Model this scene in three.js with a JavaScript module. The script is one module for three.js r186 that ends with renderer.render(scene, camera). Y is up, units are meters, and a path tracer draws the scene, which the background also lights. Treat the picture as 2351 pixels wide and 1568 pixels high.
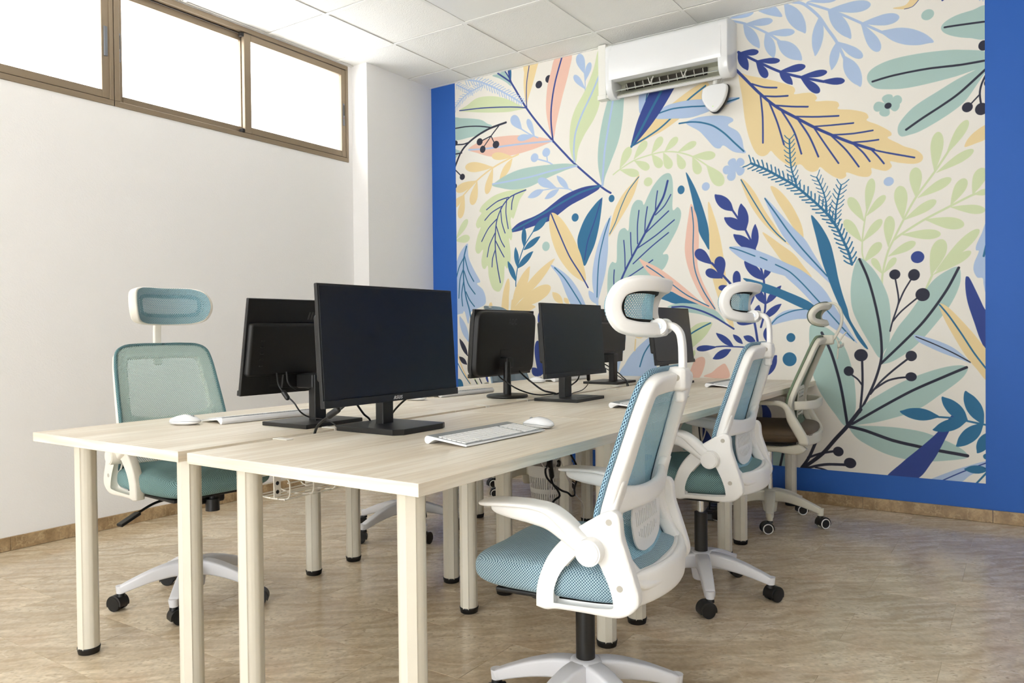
import * as THREE from 'three';
import { RoundedBoxGeometry } from 'three/addons/geometries/RoundedBoxGeometry.js';
import { TextGeometry } from 'three/addons/geometries/TextGeometry.js';
import { FontLoader } from 'three/addons/loaders/FontLoader.js';
import { mergeGeometries, mergeVertices, toCreasedNormals } from 'three/addons/utils/BufferGeometryUtils.js';

// ---------------------------------------------------------------- camera, sky, exposure
const scene = new THREE.Scene();
const camera = new THREE.PerspectiveCamera(47.93, 2351 / 1568, 0.05, 60);
camera.position.set(0, 1.0413, 0);
camera.rotation.set(-0.0132, 0.5903, -0.0104, 'YXZ');
scene.add(camera);
const renderer = new THREE.WebGLRenderer({ antialias: true });
renderer.toneMapping = THREE.LinearToneMapping;
renderer.toneMappingExposure = 1.0;
renderer.shadowMap.enabled = true;
scene.background = new THREE.Color(0.96, 0.985, 1.0);   // bright overcast sky behind every window
scene.backgroundIntensity = 8.0;

// ---------------------------------------------------------------- room measures (metres)
const XL = -4.114, XR = 1.75, ZB = -4.7865, ZF = 2.35, H = 2.99;
const PX = -3.962, PZ = -4.0605;                        // pillar in the corner
const WY0 = 2.2856, WY1 = 2.984, WZ0 = -4.02, WZM = -2.285, WZ1 = -0.55;   // high windows
const DT = 0.73, DTH = 0.029;                           // desk top height, thickness
const V = (x, y, z) => new THREE.Vector3(x, y, z);
const D2R = Math.PI / 180;

// ---------------------------------------------------------------- scene bookkeeping
const used = new Map();
function numbered(name) { const n = used.get(name) ?? 0; used.set(name, n + 1); return n ? name + '_' + String(n).padStart(3, '0') : name; }
function shade(o) { o.traverse((c) => { if (c.isMesh) { c.castShadow = true; c.receiveShadow = true; } }); return o; }
function thing(name, label, category, [x, y, z] = [0, 0, 0], turn = 0, group) {
  const o = new THREE.Group(); o.name = numbered(name); o.position.set(x, y, z); o.rotation.y = turn;
  o.userData = { label, category }; if (group) o.userData.group = group;
  scene.add(o); return o;
}
function part(parent, name, geo, mat, label) {
  const m = new THREE.Mesh(geo, mat); m.castShadow = m.receiveShadow = true;
  const same = parent.children.filter((c) => c.name === name || c.name.startsWith(name + '_0')).length;
  m.name = same ? name + '_' + String(same).padStart(3, '0') : name;
  if (label) m.userData.label = label;
  parent.add(m); return m;
}
function single(name, label, category, geo, mat, pos, turn = 0, group) {
  const m = new THREE.Mesh(geo, mat); m.name = numbered(name); m.castShadow = m.receiveShadow = true;
  if (pos) m.position.set(...pos); m.rotation.y = turn;
  m.userData = { label, category }; if (group) m.userData.group = group;
  scene.add(m); return m;
}
function struct(name, geo, mat) {
  const m = geo ? new THREE.Mesh(geo, mat) : new THREE.Group(); m.name = name; m.castShadow = m.receiveShadow = true;
  m.userData = { kind: 'structure' }; scene.add(m); return m;
}
function copyOf(src, label, [x, y, z], turn, group) {
  const c = src.clone(); c.name = numbered(src.name.replace(/_\d{3}$/, '')); c.position.set(x, y, z); c.rotation.y = turn;
  c.userData = { ...src.userData, label }; if (group) c.userData.group = group;
  scene.add(c); return c;
}

// ---------------------------------------------------------------- noise and textures
function rng(seed) { let s = seed >>> 0; return () => { s = (s + 0x6d2b79f5) | 0; let t = Math.imul(s ^ (s >>> 15), 1 | s); t = (t + Math.imul(t ^ (t >>> 7), 61 | t)) ^ t; return ((t ^ (t >>> 14)) >>> 0) / 4294967296; }; }
function latticeNoise(seed) {                           // tileable value noise on a px by py lattice
  const r = rng(seed), tab = new Float32Array(4096); for (let i = 0; i < 4096; i++) tab[i] = r();
  const h = (x, y) => tab[(Math.imul(x, 73) + Math.imul(y, 1013) + Math.imul(x * y, 31)) & 4095];
  return (x, y, px, py) => {
    const xi = Math.floor(x), yi = Math.floor(y), fx = x - xi, fy = y - yi, u = fx * fx * (3 - 2 * fx), v = fy * fy * (3 - 2 * fy);
    const x0 = ((xi % px) + px) % px, x1 = (x0 + 1) % px, y0 = ((yi % py) + py) % py, y1 = (y0 + 1) % py;
    return (h(x0, y0) * (1 - u) + h(x1, y0) * u) * (1 - v) + (h(x0, y1) * (1 - u) + h(x1, y1) * u) * v;
  };
}
function fbm(n, x, y, px, py, oct) { let s = 0, a = 0.5, t = 0; for (let i = 0; i < oct; i++) { s += a * n(x, y, px, py); t += a; x *= 2; y *= 2; px *= 2; py *= 2; a *= 0.5; } return s / t; }
function dataTex(w, h, fn, srgb = true) {
  const d = new Uint8Array(w * h * 4);
  for (let y = 0; y < h; y++) for (let x = 0; x < w; x++) { const c = fn(x, y), o = (y * w + x) * 4; d[o] = c[0]; d[o + 1] = c[1]; d[o + 2] = c[2]; d[o + 3] = c[3] ?? 255; }
  const t = new THREE.DataTexture(d, w, h, THREE.RGBAFormat); t.wrapS = t.wrapT = THREE.RepeatWrapping; t.magFilter = THREE.LinearFilter; t.minFilter = THREE.LinearMipmapLinearFilter; t.generateMipmaps = true;
  if (srgb) t.colorSpace = THREE.SRGBColorSpace; t.needsUpdate = true; return t;
}
const mix = (a, b, t) => a.map((v, i) => v + (b[i] - v) * t);
const clamp01 = (t) => Math.min(1, Math.max(0, t));
const step = (a, b, t) => { t = clamp01((t - a) / (b - a)); return t * t * (3 - 2 * t); };
const std = (o) => new THREE.MeshStandardMaterial(o);
const phys = (o) => new THREE.MeshPhysicalMaterial(o);

// ---------------------------------------------------------------- geometry helpers
const T = (g, x, y, z, rx = 0, ry = 0, rz = 0) => { g.applyMatrix4(new THREE.Matrix4().compose(V(x, y, z), new THREE.Quaternion().setFromEuler(new THREE.Euler(rx, ry, rz)), V(1, 1, 1))); return g; };
const box = (w, h, d, x = 0, y = 0, z = 0) => new THREE.BoxGeometry(w, h, d).translate(x, y, z);
const rbox = (w, h, d, r, x = 0, y = 0, z = 0, s = 2) => new RoundedBoxGeometry(w, h, d, s, Math.min(r, w / 2.01, h / 2.01, d / 2.01)).translate(x, y, z);
const cyl = (r0, r1, h, n = 24, x = 0, y = 0, z = 0) => new THREE.CylinderGeometry(r1, r0, h, n).translate(x, y, z);   // r0 at the bottom
const merge = (list) => mergeGeometries(list.map((g) => { const q = g.index ? g.toNonIndexed() : g; for (const k of Object.keys(q.attributes)) if (!['position', 'normal', 'uv'].includes(k)) q.deleteAttribute(k); return q; }));
const lathe = (pts, n = 32) => new THREE.LatheGeometry(pts.map(([x, y]) => new THREE.Vector2(x, y)), n);
const tube = (pts, r, n = 60, seg = 8) => { const c = new THREE.CatmullRomCurve3(pts.map((p) => V(...p)), false, 'centripetal'); const ends = [pts[0], pts[pts.length - 1]].map((p) => new THREE.SphereGeometry(r, seg, 4).translate(...p)); return merge([new THREE.TubeGeometry(c, n, r, seg), ...ends]); };
// a band swept along points: h is its size along ref, w across; w and h may be functions of 0..1
function ribbon(pts, { w, h, ref = V(0, 0, 1), n = 40, closed = false, e = 4, k = 16, round = 0 }) {
  const c = new THREE.CatmullRomCurve3(pts.map((p) => (p.isVector3 ? p : V(...p))), closed, 'centripetal');
  const P = [], UV = [], I = [], rows = closed ? n : n + 1, len = c.getLength();
  const fw = typeof w === 'function' ? w : () => w, fh = typeof h === 'function' ? h : () => h;
  for (let i = 0; i < rows; i++) {
    const t = i / n, p = c.getPointAt(t), tan = c.getTangentAt(t), rf = typeof ref === 'function' ? ref(p) : ref, a = rf.clone().addScaledVector(tan, -rf.dot(tan)).normalize(), b = V(0, 0, 0).crossVectors(tan, a);
    let s = 1; if (round && !closed) { const d = Math.min(t, 1 - t) * len; if (d < round) s = Math.max(0.15, Math.sqrt(Math.max(0, 1 - (1 - d / round) ** 2))); }
    for (let j = 0; j < k; j++) {
      const q = (j / k) * 2 * Math.PI, cs = Math.cos(q), sn = Math.sin(q), f = (v) => Math.sign(v) * Math.abs(v) ** (2 / e);
      const v = p.clone().addScaledVector(b, (f(cs) * fw(t) * s) / 2).addScaledVector(a, (f(sn) * fh(t) * s) / 2);
      P.push(v.x, v.y, v.z); UV.push(t * len, j / k * 0.1);
    }
  }
  for (let i = 0; i < (closed ? rows : rows - 1); i++) for (let j = 0; j < k; j++) { const a = i * k + j, b = i * k + ((j + 1) % k), a2 = ((i + 1) % rows) * k + j, b2 = ((i + 1) % rows) * k + ((j + 1) % k); I.push(a, b, a2, b, b2, a2); }
  if (!closed) for (const [i, flip] of [[0, 0], [rows - 1, 1]]) {
    const p = c.getPointAt(i / n), m = P.length / 3; P.push(p.x, p.y, p.z); UV.push(0, 0);
    for (let j = 0; j < k; j++) { const a = i * k + j, b = i * k + ((j + 1) % k); flip ? I.push(a, b, m) : I.push(b, a, m); }
  }
  const g = new THREE.BufferGeometry(); g.setAttribute('position', new THREE.Float32BufferAttribute(P, 3)); g.setAttribute('uv', new THREE.Float32BufferAttribute(UV, 2)); g.setIndex(I); g.computeVertexNormals();
  return fixWinding(g);
}
function fixWinding(g) {                                 // outward faces: flips all if the signed volume is negative
  const p = g.attributes.position, ix = g.index.array; let vol = 0; const a = V(0, 0, 0), b = V(0, 0, 0), c = V(0, 0, 0);
  for (let i = 0; i < ix.length; i += 3) { a.fromBufferAttribute(p, ix[i]); b.fromBufferAttribute(p, ix[i + 1]); c.fromBufferAttribute(p, ix[i + 2]); vol += a.dot(b.cross(c)); }
  if (vol < 0) { for (let i = 0; i < ix.length; i += 3) { const t = ix[i]; ix[i] = ix[i + 1]; ix[i + 1] = t; } g.computeVertexNormals(); }
  return g;
}
// a plate cut from an outline in the z-y plane, th thick along x, centred on x
function sidePlate(pts, th, x, holes = [], bevel = 0.004) {
  const loop = (q) => new THREE.SplineCurve([...q, q[0]].map(([z, y]) => new THREE.Vector2(z, y))).getPoints(q.length * 6).slice(0, -1);
  const s = new THREE.Shape(loop(pts)); for (const hpts of holes) s.holes.push(new THREE.Path(loop(hpts)));
  const g = new THREE.ExtrudeGeometry(s, { depth: th - 2 * bevel, bevelEnabled: true, bevelThickness: bevel, bevelSize: bevel, bevelOffset: -bevel, bevelSegments: 3, curveSegments: 6 });
  g.applyMatrix4(new THREE.Matrix4().makeBasis(V(0, 0, 1), V(0, 1, 0), V(-1, 0, 0))); g.translate(x + th / 2 - bevel, 0, 0);
  return toCreasedNormals(g, 0.7);
}
const pairs = (flat) => { const o = []; for (let i = 0; i < flat.length; i += 2) o.push([flat[i], flat[i + 1]]); return o; };
function pillow(a, b, c, ev = 0.4, eh = 0.35, bend, nu = 56, nv = 28) {   // superellipsoid with half sizes a, b, c
  const f = (v, e) => Math.sign(v) * Math.abs(v) ** e, P = [], UV = [], I = [];
  for (let i = 0; i <= nv; i++) for (let j = 0; j <= nu; j++) {
    const p = -Math.PI / 2 + (Math.PI * i) / nv, q = (2 * Math.PI * j) / nu;
    let v = V(a * f(Math.cos(p), ev) * f(Math.cos(q), eh), b * f(Math.sin(p), ev), c * f(Math.cos(p), ev) * f(Math.sin(q), eh)); if (bend) v = bend(v);
    P.push(v.x, v.y, v.z); UV.push(v.x, v.z);
  }
  for (let i = 0; i < nv; i++) for (let j = 0; j < nu; j++) { const k = i * (nu + 1) + j; I.push(k, k + 1, k + nu + 1, k + 1, k + nu + 2, k + nu + 1); }
  const g = new THREE.BufferGeometry(); g.setAttribute('position', new THREE.Float32BufferAttribute(P, 3)); g.setAttribute('uv', new THREE.Float32BufferAttribute(UV, 2)); g.setIndex(I);
  g.deleteAttribute('uv'); const w = mergeVertices(g, 1e-5); w.computeVertexNormals(); fixWinding(w);
  w.setAttribute('uv', new THREE.Float32BufferAttribute(new Float32Array(w.attributes.position.count * 2), 2));
  return boxUV(w);
}
function boxUV(g, s = 1) {                               // uv in metres by the face's main direction
  const q = g.index ? g.toNonIndexed() : g, p = q.attributes.position, uv = new Float32Array(p.count * 2), a = V(0, 0, 0), b = V(0, 0, 0), c = V(0, 0, 0);
  for (let i = 0; i < p.count; i += 3) {
    a.fromBufferAttribute(p, i); b.fromBufferAttribute(p, i + 1); c.fromBufferAttribute(p, i + 2);
    const n = b.clone().sub(a).cross(c.clone().sub(a)), ax = Math.abs(n.x), ay = Math.abs(n.y), az = Math.abs(n.z);
    [a, b, c].forEach((v, k) => { const [u, w] = ay >= ax && ay >= az ? [v.x, v.z] : ax >= az ? [v.z, v.y] : [v.x, v.y]; uv[(i + k) * 2] = u * s; uv[(i + k) * 2 + 1] = w * s; });
  }
  q.setAttribute('uv', new THREE.BufferAttribute(uv, 2)); return q;
}
// ---------------------------------------------------------------- materials
const nA = latticeNoise(11), nB = latticeNoise(23), nC = latticeNoise(37);
// polished marble with soft streaks; 1.2 m per repeat
const marbleRows = (dark) => (x, y) => {
  const u = x / 1024, v = y / 1024, warp = fbm(nB, u * 6, v * 6, 6, 6, 4) - 0.5;
  const a = u * 6 - v * 6, b = u * 16 + v * 16;          // soft streaks on the slant
  const st = fbm(nA, a + warp * 0.8, b * 2 + warp * 3.2, 12, 64, 6), cl = fbm(nC, u * 5, v * 5, 5, 5, 5), fine = fbm(nB, u * 120, v * 120, 120, 120, 3), grit = fbm(nA, u * 60 - v * 60, u * 130 + v * 130, 120, 260, 2);
  const line = (n, p, q) => 1 - step(0, 0.013, Math.abs(fbm(nC, u * n + warp * p, v * n - warp * q, n, n, 5) - 0.5));
  let c = mix([196, 176, 147], [230, 215, 188], step(0.3, 0.7, st * 0.55 + cl * 0.45));
  c = mix(c, [196, 166, 134], 0.3 * step(0.55, 0.75, cl)); c = mix(c, [238, 227, 206], 0.5 * line(4, 1.4, 1) * step(0.42, 0.62, st) + 0.3 * line(9, 0.9, 1.3) * step(0.45, 0.62, cl));
  c = mix(c, [140, 118, 92], 0.35 * step(0.66, 0.8, grit) * step(0.45, 0.6, st));
  const k = (0.93 + 0.14 * fine) * dark; return c.map((q) => Math.min(255, q * k));
};
const marbleTex = dataTex(1024, 1024, marbleRows(1));
const floorMats = [0, 1, 2, 3, 4].map((i) => std({ map: marbleTex, color: new THREE.Color().setScalar([0.96, 1.0, 0.92, 1.04, 0.98][i]), roughness: 0.17, bumpScale: 0.0004 }));
const skirtTex = dataTex(512, 512, (x, y) => {
  const u = x / 512, v = y / 512, a = fbm(nB, u * 9, v * 9, 9, 9, 5), b = fbm(nC, u * 5, v * 5, 5, 5, 4), net = 1 - step(0, 0.05, Math.abs(a - 0.5));
  let c = mix([148, 122, 88], [186, 160, 122], step(0.3, 0.7, b)); c = mix(c, [205, 184, 146], 0.5 * net); return c.map((q) => q * (0.92 + 0.16 * fbm(nA, u * 60, v * 60, 60, 60, 2)));
});
const skirtMat = std({ map: skirtTex, roughness: 0.35 });
const groutMat = std({ color: '#cdbf9f', roughness: 0.7 });
const plasterBump = dataTex(256, 256, (x, y) => { const v = 255 * fbm(nA, x / 6, y / 6, 43, 43, 4); return [v, v, v]; }, false);
const wallMat = std({ color: '#f4f2f0', roughness: 0.85, bumpMap: plasterBump, bumpScale: 0.0006 });
const blueMat = std({ color: '#2563bd', roughness: 0.6 });
const tileBump = dataTex(256, 256, (x, y) => { const v = 255 * clamp01(0.3 + 0.9 * fbm(nB, x / 2.2, y / 2.2, 116, 116, 3) - 0.25 * (fbm(nA, x / 3, y / 3, 85, 85, 2) > 0.66)); return [v, v, v]; }, false);
const ceilTileMat = std({ color: '#f7f6f2', roughness: 0.95, bumpMap: tileBump, bumpScale: 0.0016 });
const gridBarMat = std({ color: '#f6f5f1', roughness: 0.5 });
const panelMat = std({ color: '#f3f3f0', roughness: 0.35 });
// pale wood laminate; grain along u, 1.2 m by 0.4 m per repeat
const woodTex = dataTex(1024, 512, (x, y) => {
  const u = x / 1024, v = y / 512, w = fbm(nC, u * 3, v * 4, 3, 4, 3) - 0.5;
  const g = fbm(nA, u * 4, v * 40 + w * 5, 4, 40, 4), f = fbm(nB, u * 14, v * 150, 14, 150, 2), band = fbm(nC, u * 2, v * 9 + w * 2, 2, 9, 3);
  let c = mix([219, 205, 183], [240, 232, 216], step(0.25, 0.75, g * 0.55 + band * 0.45)); return c.map((q) => q * (0.955 + 0.075 * f));
});
woodTex.anisotropy = 8;
const woodMat = std({ map: woodTex, roughness: 0.42 });
const edgeTex = woodTex.clone(); edgeTex.needsUpdate = true;
const legMat = std({ color: '#ded8c8', roughness: 0.28 });
const rubberMat = std({ color: '#0b0b0b', roughness: 0.5 });
const whitePlastic = std({ color: '#efeeeb', roughness: 0.38 });
const baseWhite = std({ color: '#dfdfe2', roughness: 0.45 });
const creamPlastic = std({ color: '#dcd8c8', roughness: 0.4 });
const trayMat = std({ color: '#e8e4da', roughness: 0.4 });
const blackPlastic = std({ color: '#101010', roughness: 0.42 });
const blackGloss = std({ color: '#0c0c0d', roughness: 0.28 });
const screenMat = std({ color: '#050505', roughness: 0.33 });
const monitorBack = std({ color: '#0e0e0e', roughness: 0.5 });
const logoSilver = std({ color: '#c9c9c9', roughness: 0.4 });
const logoGrey = std({ color: '#3a3836', roughness: 0.4 });
const logoDark = std({ color: '#1d1d1d', roughness: 0.3 });
const chrome = std({ color: '#c9c9c9', metalness: 1, roughness: 0.18 });
const steel = std({ color: '#8e949b', metalness: 1, roughness: 0.3 });
const bronze = std({ color: '#93826c', metalness: 0.35, roughness: 0.45 });
const bronzeDark = std({ color: '#26221f', roughness: 0.6 });
const handleGrey = std({ color: '#7c7f86', metalness: 0.4, roughness: 0.45 });
const redMat = std({ color: '#b3392c', roughness: 0.5 });
const silverKey = std({ color: '#bdbdbd', metalness: 0.6, roughness: 0.32 });
const keyGrey = std({ color: '#8b8f90', roughness: 0.5 });
const keyWhite = std({ color: '#f1f1f0', roughness: 0.45 });
const mouseWhite = std({ color: '#f2f2f3', roughness: 0.22 });
const acWhite = phys({ color: '#eceded', roughness: 0.25, clearcoat: 0.4, clearcoatRoughness: 0.15 });
const acInner = std({ color: '#c3c3b2', roughness: 0.5 });
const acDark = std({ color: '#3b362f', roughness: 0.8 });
const trunkMat = std({ color: '#f0eee6', roughness: 0.45 });
const binMat = std({ color: '#d9d4ca', roughness: 0.5 });
const cableBlack = std({ color: '#0d0d0e', roughness: 0.45 });
const cableWhite = std({ color: '#cfcac2', roughness: 0.5 });
const brownLeather = std({ color: '#6a5a48', roughness: 0.55 });
const ledGreen = std({ color: '#86b84a', emissive: '#a8e03c', emissiveIntensity: 0.8 });
const glassMat = phys({ color: '#ffffff', roughness: 0, transmission: 1, thickness: 0, ior: 1.45 });
// knitted mesh cloth: staggered holes, 9.4 mm per 2 x 2 holes
function hexTex(fn, srgb) { return dataTex(64, 64, (x, y) => { const u = x / 64, v = y / 64; let d = 9; for (const [cx, cy] of [[0, 0], [1, 0], [0, 1], [1, 1], [0.5, 0.5], [0.5, 0], [0, 0.5], [1, 0.5], [0.5, 1]].filter(([p, q]) => (p === 0.5) === (q === 0.5))) d = Math.min(d, Math.hypot(u - cx, v - cy)); return fn(d); }, srgb); }
function cloth(light, dark, holes, per = 0.0085) {
  const t = hexTex((d) => mix(dark, light, step(0.2, 0.32, d))), o = { map: t, roughness: 0.9, bumpScale: 0.0008 };
  t.repeat.set(1 / per, 1 / per);
  const b = hexTex((d) => { const v = 255 * step(0.16, 0.36, d); return [v, v, v]; }, false); b.repeat.set(1 / per, 1 / per); o.bumpMap = b;
  if (holes) { const a = hexTex((d) => { const v = 255 * step(holes - 0.04, holes + 0.04, d); return [v, v, v]; }, false); a.repeat.set(1 / per, 1 / per); o.alphaMap = a; o.transparent = true; o.side = THREE.DoubleSide; o.bumpMap = null; }
  return std(o);
}
const seatBlue = cloth([184, 210, 219], [74, 106, 126], 0, 0.0074), seatTeal = cloth([146, 182, 180], [60, 92, 96], 0, 0.0074);
const meshBlue = cloth([162, 204, 220], [128, 176, 198], 0.15), meshTeal = cloth([172, 202, 198], [138, 174, 172], 0.25);
const meshHead = cloth([132, 168, 178], [90, 126, 140], 0.17), meshHeadBlue = cloth([158, 198, 212], [120, 168, 188], 0.18);
const meshOlive = cloth([116, 132, 108], [90, 106, 84], 0.12), meshSlate = cloth([140, 160, 172], [110, 130, 146], 0.12);
const pipingBlue = cloth([160, 196, 214], [40, 66, 88], 0, 0.010), pipingTeal = cloth([120, 160, 164], [40, 70, 76], 0, 0.010), pipingOlive = std({ color: '#6f8068', roughness: 0.9 }), pipingSlate = std({ color: '#8094a2', roughness: 0.9 });
const liningBlack = std({ color: '#14130f', roughness: 0.95 });
const font = await new FontLoader().loadAsync('fonts/droid/droid_sans_bold.typeface.json');
function lettering(text, size, depth = 0.0006, slant = 0, stretch = 1) {
  const g = new TextGeometry(text, { font, size, depth, curveSegments: 4 }); g.computeBoundingBox(); const b = g.boundingBox;
  g.translate(-(b.max.x + b.min.x) / 2, -(b.max.y + b.min.y) / 2, 0);
  g.applyMatrix4(new THREE.Matrix4().set(stretch, slant, 0, 0, 0, 1, 0, 0, 0, 0, 1, 0, 0, 0, 0, 1)); return g;
}
// ---------------------------------------------------------------- floor: 0.6 x 0.3 m marble tiles, half-bond
const floor = struct('floor');
part(floor, 'grout_bed', box(XR - XL + 0.3, 0.1, ZF - ZB + 0.3, (XR + XL) / 2, -0.0512, (ZF + ZB) / 2), groutMat);
{
  const r = rng(5), shapes = new Map(), TW = 0.6, TD = 0.3, J = 0.0016, z0 = -4.21 - 0.6;
  for (let row = 0, za = z0; za < ZF; row++, za += TD) {
    const off = row % 2 ? -0.22 : -0.52;
    for (let xa = off - 6.6; xa < XR; xa += TW) {
      const x0 = Math.max(xa + J / 2, XL - 0.02), x1 = Math.min(xa + TW - J / 2, XR + 0.02), a = Math.max(za + J / 2, ZB - 0.02), b = Math.min(za + TD - J / 2, ZF + 0.02);
      if (x1 - x0 < 0.02 || b - a < 0.02) continue;
      const k = Math.floor(r() * 4), key = [(x1 - x0).toFixed(3), (b - a).toFixed(3), k].join();
      if (!shapes.has(key)) {
        const g = new RoundedBoxGeometry(x1 - x0, 0.01, b - a, 1, 0.0004), p = g.attributes.position, uv = new Float32Array(p.count * 2), ou = [0.1, 0.55, 0.3, 0.8][k], ov = [0.2, 0.7, 0.45, 0.95][k];
        for (let i = 0; i < p.count; i++) { uv[i * 2] = ou + p.getX(i) / 1.3; uv[i * 2 + 1] = ov + p.getZ(i) / 1.3; }
        g.setAttribute('uv', new THREE.BufferAttribute(uv, 2)); shapes.set(key, g);
      }
      const t = part(floor, 'floor_tile', shapes.get(key), floorMats[Math.floor(r() * 5)]); t.position.set((x0 + x1) / 2, -0.005, (a + b) / 2);
    }
  }
  let n = 0; for (const c of floor.children) if (c.name.startsWith('floor_tile')) c.name = 'floor_tile' + (n++ ? '_' + String(n - 1).padStart(3, '0') : '');
}
// ---------------------------------------------------------------- ceiling: lay-in tiles on a T-bar grid
const ceiling = struct('ceiling');
part(ceiling, 'slab', box(XR - XL + 0.5, 0.12, ZF - ZB + 0.5, (XR + XL) / 2, H + 0.12, (ZF + ZB) / 2), wallMat);
const GX = -3.5635, GZ = -3.306, GM = 0.605, BAR = 0.022;
{
  const r = rng(9), shapes = new Map(); let n = 0;
  const xs = [], zs = [];
  for (let i = -1; i < 12; i++) xs.push(GX + i * GM); for (let k = 3; k > -12; k--) zs.push(GZ - k * GM);
  for (let i = 0; i < xs.length - 1; i++) for (let k = 0; k < zs.length - 1; k++) {
    const x0 = Math.max(xs[i] + 0.006, XL - 0.03), x1 = Math.min(xs[i + 1] - 0.006, XR + 0.03), a = Math.max(zs[k] + 0.006, ZB - 0.03), b = Math.min(zs[k + 1] - 0.006, ZF + 0.03);
    if (x1 - x0 < 0.03 || b - a < 0.03) continue;
    if (Math.abs(xs[i] - (GX + GM)) < 0.01 && Math.abs(zs[k] - (GZ - GM)) < 0.01) continue;        // the light panel's bay
    const key = [(x1 - x0).toFixed(3), (b - a).toFixed(3)].join();
    if (!shapes.has(key)) shapes.set(key, boxUV(new RoundedBoxGeometry(x1 - x0, 0.014, b - a, 1, 0.003), 3));
    const t = part(ceiling, 'tile_x', shapes.get(key), ceilTileMat); t.name = 'ceiling_tile' + (n ? '_' + String(n).padStart(3, '0') : ''); n++; t.position.set((x0 + x1) / 2, H + 0.0125 + r() * 0.0012, (a + b) / 2);
  }
  let m = 0; const bar = (w, d, x, z, y) => { const b = part(ceiling, 'bar_x', new RoundedBoxGeometry(w, 0.004, d, 1, 0.0012), gridBarMat); b.position.set(x, y, z); b.name = 'grid_bar' + (m ? '_' + String(m).padStart(3, '0') : ''); m++; };
  for (const x of xs) if (x > XL && x < XR) bar(BAR, ZF - ZB, x, (ZF + ZB) / 2, H + 0.0025);
  for (const z of zs) if (z > ZB && z < ZF) for (let i = 0; i < xs.length - 1; i++) { const a = Math.max(xs[i] + BAR / 2, XL), b = Math.min(xs[i + 1] - BAR / 2, XR); if (b - a > 0.05) bar(b - a, BAR, (a + b) / 2, z, H + 0.0021); }
  bar(BAR, ZF - ZB, XL + BAR / 2, (ZF + ZB) / 2, H + 0.001); bar(XR - XL, BAR, (XR + XL) / 2, ZB + BAR / 2, H + 0.001);
}
{
  const p = thing('ceiling_light', 'flat square light panel set flush among the ceiling tiles, switched off', 'ceiling light', [GX + 1.5 * GM, H + 0.006, GZ - 0.5 * GM]);
  part(p, 'diffuser', rbox(0.555, 0.006, 0.555, 0.002), panelMat);
  for (const [w, d, x, z] of [[0.595, 0.02, 0, -0.2875], [0.595, 0.02, 0, 0.2875], [0.02, 0.555, -0.2875, 0], [0.02, 0.555, 0.2875, 0]]) part(p, 'frame_rail', rbox(w, 0.009, d, 0.002, x, -0.001, z), gridBarMat);
}
// ---------------------------------------------------------------- walls
const wallBox = (x0, x1, y0, y1, z0, z1) => boxUV(box(x1 - x0, y1 - y0, z1 - z0, (x0 + x1) / 2, (y0 + y1) / 2, (z0 + z1) / 2), 4);
const HT = H + 0.1;
struct('wall_left', merge([
  wallBox(XL - 0.25, XL, -0.1, WY0, ZB - 0.25, ZF + 0.25), wallBox(XL - 0.25, XL, WY1, HT, ZB - 0.25, ZF + 0.25),
  wallBox(XL - 0.25, XL, WY0, WY1, ZB - 0.25, WZ0), wallBox(XL - 0.25, XL, WY0, WY1, WZ1 + 1.735, ZF + 0.25)]), wallMat);
struct('wall_pillar', wallBox(XL, PX, -0.1, HT, ZB, PZ), wallMat);
const wallBack = struct('wall_back', wallBox(XL - 0.25, XR + 0.25, -0.1, HT, ZB - 0.25, ZB), blueMat);
struct('wall_right', wallBox(XR, XR + 0.25, -0.1, HT, ZB - 0.25, ZF + 0.25), wallMat);
const OX0 = -3.1, OX1 = 0.2, OY1 = 2.5;               // glazed shop front behind the camera
struct('wall_front', merge([wallBox(XL - 0.25, OX0, -0.1, HT, ZF, ZF + 0.25), wallBox(OX1, XR + 0.25, -0.1, HT, ZF, ZF + 0.25), wallBox(OX0, OX1, OY1, HT, ZF, ZF + 0.25), wallBox(OX0, OX1, -0.1, 0.12, ZF, ZF + 0.25)]), wallMat);
{
  const w = struct('window_3');
  const bars = [[OX0, OX1, 0.12, 0.2], [OX0, OX1, OY1 - 0.08, OY1]]; for (let i = 0; i <= 3; i++) { const x = OX0 + 0.03 + (i * (OX1 - OX0 - 0.06)) / 3; bars.push([x - 0.03, x + 0.03, 0.2, OY1 - 0.08]); }
  for (const [a, b, c, d] of bars) part(w, 'window_frame', box(b - a, d - c, 0.06, (a + b) / 2, (c + d) / 2, ZF + 0.06), bronze);
  for (let i = 0; i < 3; i++) { const a = OX0 + 0.06 + (i * (OX1 - OX0 - 0.06)) / 3, b = a + (OX1 - OX0 - 0.06) / 3 - 0.06; part(w, 'pane', new THREE.PlaneGeometry(b - a, OY1 - 0.28).rotateY(Math.PI).translate((a + b) / 2, (OY1 + 0.12) / 2, ZF + 0.06), glassMat); }
}
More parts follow.
